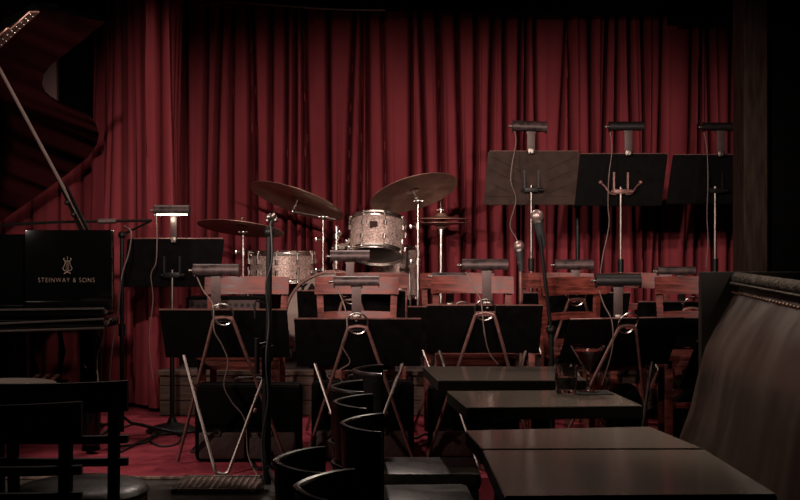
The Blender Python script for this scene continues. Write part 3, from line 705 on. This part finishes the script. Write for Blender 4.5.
# ---------------------------------------------------------------- pole music stands
def pole_stand(pxt, ytl, pxw, yb, D, zfloor, label, poletop, m='desk', skew=0.0, ribs=False, arms=False, rz=0, base='tripod'):
    ztop = P(0, ytl, D).z; zb = P(0, yb, D+0.1).z; W = pxw/FPX*D/2; x0 = X(pxt, D)
    t = thing('music_stand', label, 'music stand', (x0, D, zfloor), rz, 'pole music stands' )
    A = Vector((0, 0, ztop-zfloor)); B = Vector((skew, 0.1, zb-zfloor))
    dn = (B-A).normalized(); nn = dn.cross(Vector((1, 0, 0))).normalized()
    if nn.y > 0: nn = -nn
    def desk(bm):
        c = 0.012; L = (B-A).length
        pts = [A+Vector((-W+c, 0, 0)), A+Vector((W-c, 0, 0)), A+Vector((W, 0, 0))+dn*c, B+Vector((W, 0, 0)), B+Vector((-W, 0, 0)), A+Vector((-W, 0, 0))+dn*c]
        prism(bm, pts, -nn*0.004)
        prism(bm, [B+Vector((W, 0, 0)), B+Vector((-W, 0, 0)), B+Vector((-W, 0, 0))-dn*0.004, B+Vector((W, 0, 0))-dn*0.004], -nn*0.055)
    dk = part('desk', m, t, desk, smooth=False)
    def edge(bm): tube(bm, [A+Vector((-W+.01, 0, 0)), A+Vector((W-.01, 0, 0))], 0.0035, 6)
    part('top_edge', 'leg_bronze', dk, edge)
    if ribs:
        def rb(bm):
            for s in (-1, 1):
                for k in range(3):
                    v = 0.04+k*0.085
                    p = A+Vector((s*W*0.88, 0, 0))+dn*v+nn*0.003; q = A+Vector((s*W*0.30, 0, 0))+dn*(v+0.085)+nn*0.003
                    tube(bm, [p, q], 0.003, 5)
                tube(bm, [B+Vector((s*W*0.9, 0, 0))-dn*0.06+nn*0.003, B+Vector((s*W*0.3, 0, 0))-dn*0.06+nn*0.003], 0.003, 5)
        part('pressed_ribs', m, dk, rb)
    mid = A.lerp(B, 0.62)+nn*0.02
    def plate(bm):
        for s in (-1, 1): box(bm, mid+Vector((s*0.045, 0, 0.03)), (0.012, 0.015, 0.15), (math.atan2(-0.1, A.z-B.z)*-1*0, 0, 0))
        box(bm, mid+Vector((0, 0.0, -0.03)), (0.09, 0.03, 0.03), bev=0.004); cyl(bm, mid+Vector((0.045, -0.01, -0.03)), mid+Vector((0.075, -0.01, -0.03)), 0.013, 10)
        cyl(bm, mid+Vector((-0.065, -0.01, -0.03)), mid+Vector((-0.045, -0.01, -0.03)), 0.01, 10)
    part('tilt_plate', 'iron' if not arms else 'leg_bronze', t, plate)
    if arms:
        def arm(bm):
            for s in (-1, 1):
                q = [mid+Vector((s*0.03, -0.005, -0.05)), mid+Vector((s*0.07, -0.005, -0.04)), mid+Vector((s*0.1, 0, 0)), mid+Vector((s*0.13, 0, 0.03))]
                tube(bm, spline(q, 4), 0.006, 6); sphere(bm, q[-1], 0.014, n=8)
        part('support_arms', 'leg_bronze', t, arm)
    pz = Vector((mid.x, mid.y, mid.z))
    part('pole', 'steel', t, lambda bm: (tube(bm, [pz, (mid.x, mid.y, 0.55*pz.z)], 0.010, 10), ))
    part('lower_pole', 'steel' if base == 'tripod' else 'iron', t, lambda bm: tube(bm, [(mid.x, mid.y, 0.56*pz.z), (mid.x, mid.y, 0.02)], 0.014, 10))
    part('collar', 'iron', t, lambda bm: cyl(bm, (mid.x, mid.y, 0.53*pz.z), (mid.x, mid.y, 0.60*pz.z), 0.02, 12))
    if base == 'tripod':
        for k in range(3):
            a = PI/6+k*2*PI/3
            part('leg', 'iron', t, lambda bm: tube(bm, [(mid.x, mid.y, 0.12), (mid.x+0.12*math.cos(a), mid.y+0.12*math.sin(a), 0.05), (mid.x+0.24*math.cos(a), mid.y+0.24*math.sin(a), 0.013)], 0.012, 8))
    else:
        part('base', 'iron', t, lambda bm: lathe(bm, [(0, 0), (0.15, 0), (0.15, 0.01), (0.11, 0.03), (0.03, 0.05), (0.02, 0.08), (0, 0.08)], Matrix.Translation((mid.x, mid.y, 0)), 28))
    return t
pole_stand(534, 151, 92, 205, 7.1, RIS, 'brown back row music stand with pressed diagonal ribs', 205, m='desk_brown', skew=-0.02, ribs=True)
pole_stand(624, 153.5, 88, 206, 7.1, RIS, 'black back row music stand with two curved support arms, in the middle', 205, arms=True, skew=-0.02)
pole_stand(719, 154.5, 92, 204, 7.1, RIS, 'black back row music stand partly hidden by the dark pillar', 205, skew=-0.02)
pole_stand(176, 238.5, 97, 287, 6.4, STG, 'black music stand on round base between piano and wooden chairs', 290, skew=-0.05, base='round')

# ---------------------------------------------------------------- wooden orchestra chairs
def wood_chair():
    t = thing('wooden_chair', 'x', 'chair', (0, 0, 0), 0, 'reddish wooden band chairs')
    # local: faces -y ; origin at the seat's front centre ; rail at y=.34
    SH = 0.525; BH = 0.915
    def seat(bm):
        prism(bm, [(-0.215, 0, SH-0.03), (0.215, 0, SH-0.03), (0.19, 0.36, SH-0.03), (-0.19, 0.36, SH-0.03)], (0, 0, 0.025))
        bmesh.ops.bevel(bm, geom=bm.edges[:], offset=0.006, segments=2, affect='EDGES')
    part('seat', 'chairwood', t, seat)
    part('apron', 'chairwood', t, lambda bm: box(bm, (0, 0.022, SH-0.055), (0.40, 0.02, 0.045), bev=0.003))
    def crest(z0, z1, W, bow, th=0.018, yb=0.31, tiltz=0.02):
        def f(bm):
            n = 16; R = []
            for i in range(n+1):
                u = -1+2*i/n; y = yb+bow*(1-u*u)
                R.append([bm.verts.new((u*W, y, z0)), bm.verts.new((u*W*1.0, y+tiltz, z1+0.004*(1-u*u))), bm.verts.new((u*W, y+tiltz+th, z1+0.004*(1-u*u))), bm.verts.new((u*W, y+th, z0))])
            for a, b in zip(R, R[1:]):
                for k in range(4): bm.faces.new((a[k], a[(k+1) % 4], b[(k+1) % 4], b[k]))
            bm.faces.new(R[0]); bm.faces.new(R[-1][::-1])
        return f
    part('crest_rail', 'chairwood', t, crest(BH-0.092, BH, 0.228, 0.045))
    part('back_slat', 'chairwood', t, crest(BH-0.225, BH-0.19, 0.19, 0.03, th=0.014, yb=0.345, tiltz=0.008))
    for s in (-1, 1):
        part('rear_leg', 'chairwood', t, lambda bm: (prism(bm, [(s*0.17, 0.345, SH-0.02), (s*0.205, 0.345, SH-0.02), (s*0.222, 0.352, BH-0.05), (s*0.187, 0.352, BH-0.05)], (0, 0.022, 0)),
                                                       prism(bm, [(s*0.17, 0.345, SH-0.02), (s*0.205, 0.345, SH-0.02), (s*0.205, 0.385, 0), (s*0.17, 0.385, 0)], (0, 0.022, 0))), smooth=False)
        part('front_leg', 'chairwood', t, lambda bm: box(bm, (s*0.19, 0.03, (SH-0.03)/2), (0.04, 0.036, SH-0.03), bev=0.003))
        part('side_stretcher', 'chairwood', t, lambda bm: box(bm, (s*0.188, 0.2, 0.2), (0.018, 0.34, 0.025), bev=0.003))
    part('front_stretcher', 'chairwood', t, lambda bm: box(bm, (0, 0.03, 0.26), (0.36, 0.016, 0.03), bev=0.003))
    return t
wc = wood_chair(); first = True
for (px, D, rz, lab) in (
    (247.5, 6.0, 0.0, 'reddish wooden chair behind the black satchel, left of the bass drum'),
    (357, 6.0, 0.0, 'reddish wooden chair directly in front of the bass drum'),
    (472, 6.1, 0.0, 'reddish wooden chair at the centre, in front of the high hat'),
    (571, 5.9, 0.62, 'reddish wooden chair turned sideways behind the standing microphone'),
    (697, 6.0, -0.12, 'reddish wooden chair farthest right, beside the booth end panel'),
    (372, 6.82, 0.0, 'back row wooden chair peeking out right of the bass drum chair'),
    (457, 6.8, 0.0, 'back row wooden chair showing behind the central front chair'),
    (556, 6.8, 0.0, 'back row wooden chair behind the turned chair'),
    (634, 6.8, 0.0, 'back row wooden chair with bright rail below the middle back row stand')):
    y = D-0.355
    if first: wc.location = (X(px, D), y, STG); wc.rotation_euler = (0, 0, rz); wc['label'] = lab; first = False
    else:
        off = Vector((0, -0.355, 0)); off.rotate(Euler((0, 0, rz)))
        dup(wc, (X(px, D)+off.x, D+off.y, STG), rz, lab)

# ---------------------------------------------------------------- bags
def satchel(px0, px1, ytop, D, depth, label, m='bagleather'):
    x0, x1 = X(px0, D), X(px1, D); zt = P(0, ytop, D).z; W = x1-x0; H = zt-STG
    t = thing('leather_bag', label, 'bag', ((x0+x1)/2, D+depth/2, STG), 0, 'bags under the chairs')
    part('body', 'bagblack', t, lambda bm: box(bm, (0, 0, H/2), (W, depth, H), bev=0.03))
    def flap(bm):
        box(bm, (0, -depth/2-0.004, H*0.72), (W*0.98, 0.012, H*0.5), bev=0.006)
    part('flap', 'bagblack', t, flap)
    for s in (-1, 1):
        part('pocket', m, t, lambda bm: box(bm, (s*W*0.235, -depth/2-0.012, H*0.22), (W*0.43, 0.03, H*0.34), bev=0.013))
        bk = part('buckle', 'steel', t, lambda bm: (box(bm, (s*W*0.24-0.02, -depth/2-0.03, H*0.42), (0.032, 0.008, 0.006)), box(bm, (s*W*0.24-0.02, -depth/2-0.03, H*0.36), (0.032, 0.008, 0.006)),
                                         box(bm, (s*W*0.24-0.034, -depth/2-0.03, H*0.39), (0.005, 0.008, 0.03)), box(bm, (s*W*0.24-0.006, -depth/2-0.03, H*0.39), (0.005, 0.008, 0.03))), smooth=False)
    part('handle', m, t, lambda bm: tube(bm, spline([(-0.08, 0, H-0.01), (-0.06, 0, H+0.02), (0.06, 0, H+0.02), (0.08, 0, H-0.01)]), 0.008, 8))
    return t
satchel(194, 301, 384, 5.52, 0.12, 'wide black leather satchel with buckled pockets under the left music stand')
satchel(311, 414, 381, 5.535, 0.11, 'black leather satchel behind the tub chairs, under the second music stand')
satchel(428, 520, 386, 5.60, 0.12, 'black bag on the carpet behind the farthest table')
def pack(px, ytop, D, w_, label):
    x = X(px, D); H = P(0, ytop, D).z-STG
    t = thing('soft_bag', label, 'bag', (x, D, STG), 0, 'bags under the chairs')
    part('body', 'bagblack', t, lambda bm: sphere(bm, (0, 0, H/2), H/2, w_/H, 0.16/H, 1.0, n=24))
    part('strap', 'bagblack', t, lambda bm: tube(bm, spline([(-0.05, -0.05, H*0.8), (-0.06, -0.12, H*0.5), (0, -0.1, H*0.2)]), 0.008, 6))
pack(626, 383, 5.76, 0.22, 'slouched black bag behind the table with drinks')
pack(690, 391, 5.78, 0.26, 'slouched black bag beside the booth end panel')

# ---------------------------------------------------------------- amplifier
ap = P(224, 297, 7.16)
am = thing('combo_amplifier', 'black amplifier with a row of knobs behind the leftmost wooden chair', 'amplifier', (ap.x, 7.16, RIS))
AH = ap.z-RIS
part('cabinet', 'dark', am, lambda bm: box(bm, (0, 0.12, AH/2), (0.5, 0.22, AH), bev=0.01))
part('control_panel', 'lampbracket', am, lambda bm: box(bm, (0, 0.002, AH-0.05), (0.46, 0.01, 0.06)))
for i in range(11): part('knob', 'rubber', am, lambda bm: cyl(bm, (-0.2+i*0.04, -0.018, AH-0.05), (-0.2+i*0.04, 0, AH-0.05), 0.011, 10))
part('handle', 'rubber', am, lambda bm: tube(bm, spline([(-0.1, 0.12, AH), (-0.09, 0.12, AH+0.025), (0.09, 0.12, AH+0.025), (0.1, 0.12, AH)]), 0.008, 6))

# ---------------------------------------------------------------- drum kit
def hoop(bm, r, z, mt, n=40):
    lathe(bm, [(r, z-0.016), (r+0.010, z-0.016), (r+0.006, z-0.006), (r+0.011, z), (r+0.006, z+0.006), (r+0.010, z+0.016), (r, z+0.016)], mt, n)
def drum(name, label, cat, c, r, h, tilt=(0, 0, 0), shell='sparkle', lugs=8, group='drum kit', legs=None, badge=False):
    t = thing(name, label, cat, c, 0, group); R = Euler(tilt).to_matrix().to_4x4()
    part('shell', shell, t, lambda bm: lathe(bm, [(r, -h/2), (r, h/2)], R, 48))
    for s in (1, -1):
        part('hoop', 'chrome', t, lambda bm: hoop(bm, r+0.002, s*h/2, R))
        part('drum_head', 'drumhead' if shell != 'darkshell' else 'darkshell', t, lambda bm: lathe(bm, [(r, s*(h/2-0.002)), (0, s*(h/2-0.002))], R, 40)) if s > 0 or not badge else part('resonant_head', 'darkshell', t, lambda bm: lathe(bm, [(r, s*(h/2-0.002)), (0, s*(h/2-0.002))], R, 40), label='dark underside head')
    for k in range(lugs):
        a = 2*PI*k/lugs+0.26
        if math.sin(a) > 0.35: continue
        def lug(bm):
            for s in (1, -1):
                p = Vector(((r+0.012)*math.cos(a), (r+0.012)*math.sin(a), s*h*0.27)); q = Vector(((r+0.012)*math.cos(a), (r+0.012)*math.sin(a), s*(h/2+0.008)))
                cyl(bm, R @ (p-Vector((0, 0, s*0.03))), R @ p, 0.012, 8); cyl(bm, R @ p, R @ q, 0.0035, 6); sphere(bm, R @ q, 0.010, n=6)
        part('lug', 'chrome', t, lug)
    if badge: part('badge', 'badge', t, lambda bm: box(bm, R @ Vector((-0.024, -r-0.002, 0.03)), (0.052, 0.006, 0.048)))
    return t
fl = PZ(282, 0, 7.65); zt = P(0, 253, 7.65).z
ft = drum('floor_tom', 'shallow silver sparkle drum on legs at the left of the drum kit', 'drum', (fl.x, fl.y, zt-0.095), 0.22, 0.19, lugs=10)
for k in range(3):
    a = -PI/2+0.6+k*2*PI/3
    part('leg', 'chrome', ft, lambda bm: tube(bm, [(0.235*math.cos(a), 0.235*math.sin(a), 0.0), (0.245*math.cos(a), 0.245*math.sin(a), -(zt-0.095-RIS)+0.01)], 0.007, 8))
rt = P(377, 238.5, 7.55)
tom = drum('rack_tom', 'silver sparkle tom drum with square badge mounted high in the kit', 'drum', rt, 0.187, 0.235, tilt=(-0.34, 0.05, 0), lugs=8, badge=True)
f2 = P(396, 246, 8.1)
ft2 = drum('floor_tom', 'silver sparkle floor tom behind the cymbal stand at right of the kit', 'drum', (f2.x, f2.y, f2.z-0.19), 0.165, 0.36, lugs=8)
for k in range(3):
    a = -PI/2+0.6+k*2*PI/3
    part('leg', 'chrome', ft2, lambda bm: tube(bm, [(0.18*math.cos(a), 0.18*math.sin(a), 0.0), (0.19*math.cos(a), 0.19*math.sin(a), -(f2.z-0.19-RIS)+0.01)], 0.007, 8))
# bass drum
BD = 7.16; bc = Vector((X(331, BD), BD, 0.83)); br = 0.305
bd = thing('bass_drum', 'bass drum with pale front head facing the audience', 'drum', (bc.x, bc.y, RIS), 0, 'drum kit')
RB = Matrix.Translation((0, 0, 0.83-RIS)) @ Euler((-PI/2, 0, 0)).to_matrix().to_4x4()
part('shell', 'sparkle', bd, lambda bm: lathe(bm, [(br-0.02, 0.02), (br-0.02, 0.38)], RB, 56))
part('drum_head', 'drumhead', bd, lambda bm: lathe(bm, [(br-0.012, 0.0), (0, 0.0)], RB, 56))
part('back_head', 'drumhead', bd, lambda bm: lathe(bm, [(br-0.022, 0.385), (0, 0.385)], RB, 56))
for z in (0.0, 0.385):
    part('hoop', 'leg_bronze', bd, lambda bm: lathe(bm, [(br-0.012, z-0.03), (br, z-0.03), (br+0.002, z-0.01), (br, z+0.02), (br-0.022, z+0.02), (br-0.012, z-0.03)], RB, 56))
for k in range(8):
    a = PI/8+k*PI/4
    part('claw_hook', 'iron', bd, lambda bm: (box(bm, ((br+0.006)*math.cos(a), 0.0, 0.319+(br+0.006)*math.sin(a)), (0.022, 0.06, 0.022), (0, -a, 0), 0.003), tube(bm, [((br+0.01)*math.cos(a), 0.0, 0.319+(br+0.01)*math.sin(a)), ((br+0.01)*math.cos(a), 0.12, 0.319+(br+0.01)*math.sin(a))], 0.005, 6)))
text('lettering', 'YAMAHA', 0.066, Vector((X(328, BD)-bc.x, -0.004, P(0, 288, BD).z-RIS)), 'black', bd, bold=0.004, space=1.12, sx=1.3)
for s in (-1, 1):
    part('spur', 'chrome', bd, lambda bm: tube(bm, [(s*0.27, 0.12, 0.26), (s*0.36, 0.0, 0.01)], 0.008, 8))
# cymbals
def cymbal(c, r, tilt, label, bell=0.16, rivets=0, name='cymbal'):
    t = thing(name, label, 'cymbal', c, 0, 'cymbals of the drum kit')
    R = Euler(tilt).to_matrix().to_4x4()
    b = r*bell
    part('plate', 'bronze', t, lambda bm: lathe(bm, [(0.006, 0.022+b*.2), (b*0.6, 0.02+b*.15), (b, 0.006), (r*0.5, -0.002), (r, -0.018), (r, -0.0205), (r*0.5, -0.005), (b, 0.003), (b*0.6, 0.016+b*.15), (0.006, 0.018+b*.2)], R, 64))
    part('felt_and_nut', 'chrome', t, lambda bm: (cyl(bm, R @ Vector((0, 0, 0.02)), R @ Vector((0, 0, 0.055)), 0.006, 8), sphere(bm, R @ Vector((0, 0, 0.055)), 0.012, n=8)))
    if rivets:
        for k in range(rivets):
            a = -PI*k/(rivets-1)-0.1 if rivets > 1 else 0
            part('rivet', 'chrome', t, lambda bm: sphere(bm, R @ Vector((r*0.9*math.cos(a), r*0.9*math.sin(a), -0.018)), 0.006, n=6))
    return t
c1 = P(298, 199, 7.75); c2 = P(413, 191, 7.6); c3 = P(241, 226, 7.6); c4 = P(441, 221, 7.9)
cymbal(c1, 0.346, (-0.24, 0.31, 0), 'large dark crash cymbal tilted down to the right, above the floor tom')
cymbal(c2, 0.312, (-0.33, -0.27, 0), 'large dark ride cymbal tilted down to the left, highest over the kit')
cymbal(c3, 0.30, (-0.17, 0.10, 0), 'riveted sizzle cymbal at the far left of the drum kit', rivets=7)
hh = thing('hi_hat', 'pair of high hat cymbals on a chrome pole right of the drums', 'cymbal', (c4.x, c4.y, RIS), 0, 'cymbals of the drum kit')
for s, dz in ((1, 0.012), (-1, -0.012)):
    part('cymbal_plate', 'bronze', hh, lambda bm: lathe(bm, [(0.006, s*0.045), (0.03, s*0.04), (0.045, s*0.018), (0.205, 0), (0.205, s*0.002), (0.045, s*0.021), (0.03, s*0.043), (0.006, s*0.048)], Matrix.Translation((0, 0, c4.z-RIS+dz)), 56))
part('pole', 'chrome', hh, lambda bm: (cyl(bm, (0, 0, 0.1), (0, 0, c4.z-RIS-0.05), 0.014, 12), cyl(bm, (0, 0, c4.z-RIS-0.1), (0, 0, c4.z-RIS-0.03), 0.022, 12), tube(bm, [(0, 0, c4.z-RIS), (0, 0, c4.z-RIS+0.18)], 0.005, 8)))
part('clutch', 'chrome', hh, lambda bm: (cyl(bm, (0, 0, c4.z-RIS+0.05), (0, 0, c4.z-RIS+0.09), 0.012, 10), cyl(bm, (-0.03, 0, c4.z-RIS+0.08), (0.02, 0, c4.z-RIS+0.08), 0.007, 8)))
for k in range(3):
    a = PI/2+k*2*PI/3
    part('leg', 'chrome', hh, lambda bm: tube(bm, [(0, 0, 0.3), (0.15*math.cos(a), 0.15*math.sin(a), 0.012)], 0.009, 8))
def cym_stand(px, D, ytop, label, boom=None, tip=None, z0=RIS):
    b = PZ(px, z0, D); zt = P(0, ytop, D).z-z0
    t = thing('cymbal_stand', label, 'cymbal stand', b, 0, 'chrome cymbal stands')
    part('lower_tube', 'chrome', t, lambda bm: cyl(bm, (0, 0, 0.1), (0, 0, zt*0.62), 0.013, 12))
    part('upper_tube', 'chrome', t, lambda bm: cyl(bm, (0, 0, zt*0.6), (0, 0, zt), 0.009, 12))
    for f, rr in ((0.6, 0.02), (0.82, 0.018)):
        part('collar', 'chrome', t, lambda bm: (cyl(bm, (0, 0, zt*f), (0, 0, zt*f+0.045), rr, 12), cyl(bm, (-0.045, 0, zt*f+0.02), (0, 0, zt*f+0.02), 0.008, 8), box(bm, (-0.05, 0, zt*f+0.02), (0.012, 0.01, 0.03), bev=0.003)))
    T = Vector((0, 0, zt))
    part('tilter', 'chrome', t, lambda bm: (sphere(bm, T, 0.024, n=12), cyl(bm, T+Vector((-0.03, 0, 0)), T+Vector((0.035, 0, 0)), 0.013, 10)))
    if tip is not None:
        e = Vector(tip)-b
        if boom is not None:
            bo_ = Vector(boom)-b; o2 = T+(T-bo_).normalized()*0.09
            part('boom_arm', 'chrome', t, lambda bm: (tube(bm, [o2, bo_], 0.0065, 8), sphere(bm, bo_, 0.02, n=10), tube(bm, [bo_, e], 0.006, 8), sphere(bm, bo_.lerp(e, .5), 0.012, n=8)))
        else:
            part('top_rod', 'chrome', t, lambda bm: (tube(bm, [T, e], 0.006, 8), sphere(bm, T.lerp(e, .35), 0.016, n=8)))
    for k in range(3):
        a = PI/2+k*2*PI/3
        part('leg', 'chrome', t, lambda bm: tube(bm, [(0, 0, 0.32), (0.15*math.cos(a), 0.15*math.sin(a), 0.012)], 0.009, 8))
    return t
cym_stand(323, 7.75, 217, 'chrome boom stand holding the crash cymbal', boom=P(292.5, 211.5, 7.75), tip=c1+Vector((0, 0, 0.0)))
cym_stand(418, 7.6, 201, 'chrome straight stand holding the highest ride cymbal', tip=c2)
cym_stand(243, 7.6, 232, 'chrome straight stand holding the riveted cymbal at left', tip=c3)
def mount(bm):
    cyl(bm, (0, 0, 0.26), (0, 0, 0.55), 0.012, 10)
    for z in (0.30, 0.38, 0.46): cyl(bm, (0, 0, z), (0, 0, z+0.04), 0.021, 12)
    cyl(bm, (-0.03, 0, 0.40), (0.06, 0, 0.40), 0.009, 8); sphere(bm, (0.02, -0.01, 0.5), 0.018, n=8)
    tube(bm, [(0, 0, 0.42), (0.08, 0, 0.42)], 0.012, 8)
    for q in ((0.06, 0, 0.36), (0.07, 0, 0.44), (0.085, -0.02, 0.40)): sphere(bm, q, 0.017, n=8)
mp = P(337, 226, 7.5)
one('tom_mount', 'chrome', lambda bm: mount(bm), 'chrome clamp post holding the silver sparkle tom', 'drum mount').location = (mp.x, 7.43, mp.z-0.55)

# ---------------------------------------------------------------- microphones and their stands
def mic(c, d, label, m='micgrey', r=0.026):
    c = Vector(c); d = Vector(d).normalized()
    t = thing('microphone', label, 'microphone', c, 0, 'stage microphones')
    part('grille', m, t, lambda bm: sphere(bm, (0, 0, 0), r, n=16))
    part('body', 'rubber', t, lambda bm: (cyl(bm, d*r*0.7, d*0.15, r*0.78, 14, r*0.5), cyl(bm, d*0.15, d*0.165, 0.008, 10)))
    part('band', 'steel', t, lambda bm: cyl(bm, d*r*0.55, d*r*0.95, r*0.98, 16))
    return t
def mic_stand(base, pts, label, r=0.011, m='iron', zf=STG, legs=(0.5, 2.6, 4.7), reach=0.22, mtop=None):
    t = thing('microphone_stand', label, 'microphone stand', base, 0, 'microphone stands')
    b = Vector(base)
    part('pole', m, t, lambda bm: tube(bm, [Vector((0, 0, 0.03))]+[Vector(p)-b for p in pts[:1]], r, 10))
    if len(pts) > 1: part('boom_arm', mtop or m, t, lambda bm: tube(bm, [Vector(p)-b for p in pts], r*0.7, 8))
    part('clutch', m, t, lambda bm: cyl(bm, (Vector(pts[0])-b)*0.5, (Vector(pts[0])-b)*0.56, r*1.7, 12))
    part('joint', m, t, lambda bm: sphere(bm, Vector(pts[0])-b, r*1.9, n=10))
    for a in legs:
        lg = part('leg', m, t, lambda bm: tube(bm, [(0, 0, 0.12), (0.05*math.cos(a), 0.05*math.sin(a), 0.08), (reach*math.cos(a), reach*math.sin(a), 0.016)], 0.009, 8))
        part('rubber_foot', 'rubber', lg, lambda bm: cyl(bm, (reach*0.92*math.cos(a), reach*0.92*math.sin(a), 0.022), (reach*1.08*math.cos(a), reach*1.08*math.sin(a), 0.018), 0.017, 10))
    return t
b1 = PZ(267, STG-0.008, 4.93)
mic_stand(b1, [P(269.5, 232, 4.93), P(272.5, 219, 4.93)], 'tall black microphone stand in front of the left music stand', r=0.0135, legs=(0.35, -1.1, 1.8), reach=0.17)
fm = [o for o in C.objects if o.name == 'microphone_stand'][0]
part('spare_holder', 'iron', fm, lambda bm: (tube(bm, [P(266, 303, 4.93)-b1, P(256, 301, 4.93)-b1, P(254.5, 306, 4.92)-b1, P(255, 319, 4.92)-b1], 0.005, 6), cyl(bm, P(257, 338, 4.9)-b1, P(257, 374, 4.9)-b1, 0.012, 12), cyl(bm, P(257, 345, 4.9)-b1, P(266, 343, 4.93)-b1, 0.006, 8)))
part('lower_tube', 'iron', fm, lambda bm: cyl(bm, P(266, 347, 4.93)-b1, P(267, 484, 4.93)-b1, 0.02, 12))
one('microphone_clip', 'steel', lambda bm: (sphere(bm, P(269, 217, 4.92), 0.014, n=10), sphere(bm, P(276, 220, 4.93), 0.012, n=10), cyl(bm, P(267, 221, 4.93), P(275, 214, 4.93), 0.012, 10)), 'empty black microphone clip on top of the tall front stand', 'microphone clip')
one('microphone_cable', 'blackcord', lambda bm: tube(bm, spline([P(271, 226, 4.90), P(272, 260, 4.89), P(266, 285, 4.9), P(269, 320, 4.91), P(266, 360, 4.89), P(268, 400, 4.89), P(262, 440, 4.9), P(264, 480, 4.88)], 6), 0.005, 6), 'black cable winding down the tall front microphone stand', 'cable')
b2 = PZ(553, STG, 5.3)
mic_stand(b2, [P(551, 330, 5.3), P(539, 226, 5.3)], 'black slanted microphone stand behind the tables', r=0.013, legs=(2.0, 3.3, 4.6), reach=0.13)
mic(P(537, 216, 5.3), P(540, 232, 5.31)-P(537, 216, 5.3), 'pale round microphone atop the slanted stand', r=0.032)
b3 = PZ(521, STG, 6.55)
mic_stand(b3, [P(520.5, 262, 6.55)], 'bronze microphone stand beneath the brown back row stand', r=0.011, m='leg_bronze')
mic(P(519, 246, 6.55), (0.1, 0, -1), 'dull bronze microphone below the brown back row stand', m='micgrey', r=0.033)
# boom above the piano
b4 = PZ(122, STG, 6.25)
mic_stand(b4, [P(122, 235, 6.25), P(152, 220.5, 6.3), P(60, 222, 6.2), P(-20, 226, 6.1)], 'black boom microphone stand reaching over the piano from the right', r=0.012, legs=(0.0, 2.2, 4.4), reach=0.34)
part('counterweight', 'lampbracket', None, lambda bm: tube(bm, [P(98, 221.5, 6.24), P(116, 221, 6.26)], 0.015, 10))
for o in list(C.objects):
    if o.name.startswith('counterweight'): tag(o, 'grey sleeve clamped round the boom above the piano', 'sleeve')
b5 = PZ(578, RIS, 7.75)
mic_stand(b5, [P(577.5, 205, 7.75)], 'slim dark stand added for a curtain gap between the brown and middle back row stands', r=0.016, m='iron')  # stand added in place of a dark gap in the curtain

# ---------------------------------------------------------------- cables on the carpet
def cable(pts, label, m='blackcord', r=0.006, name='cable'):
    one(name, m, lambda bm: tube(bm, spline(pts, 7), r, 6), label, 'cable')
def fl_(px, py, dz=0.006):
    D = (CAMZ-STG-dz)*FPX/(py-HZ); return PZ(px, STG+dz, D)
cable([fl_(112, 440), fl_(122, 428), fl_(142, 424), fl_(153, 432), fl_(150, 440), fl_(160, 446), fl_(176, 444), fl_(182, 434), fl_(172, 428), fl_(158, 432), fl_(146, 442), fl_(120, 446)], 'black looped cable on the carpet at the base of the round based stand')
cable([fl_(120, 452), fl_(150, 438, .012), fl_(188, 430), fl_(200, 440), fl_(192, 452), fl_(225, 448)], 'black cable lying across the carpet toward the satchel')
cable([P(124, 226, 6.3), P(131, 232, 6.2), P(129, 252, 6.2), P(122, 275, 6.2), P(118, 310, 6.2), P(112, 350, 6.2), P(109, 395, 6.2), fl_(108, 424)], 'pale cable drooping from the boom stand beside the piano', 'cord', 0.004)
cable([P(104, 305, 5.6), P(108, 312, 5.6), P(101, 345, 5.6), P(97, 360, 5.6), P(100, 400, 5.6)], 'pale cable hanging at the right end of the piano', 'cord', 0.004)
cable([fl_(248, 455), fl_(258, 470), fl_(270, 462), fl_(300, 468), fl_(318, 458)], 'thin cable on the carpet in front of the satchel')
cable([fl_(404, 433), fl_(415, 438), fl_(426, 434), fl_(436, 440), fl_(420, 446)], 'tangled cable on the carpet left of the farthest table')
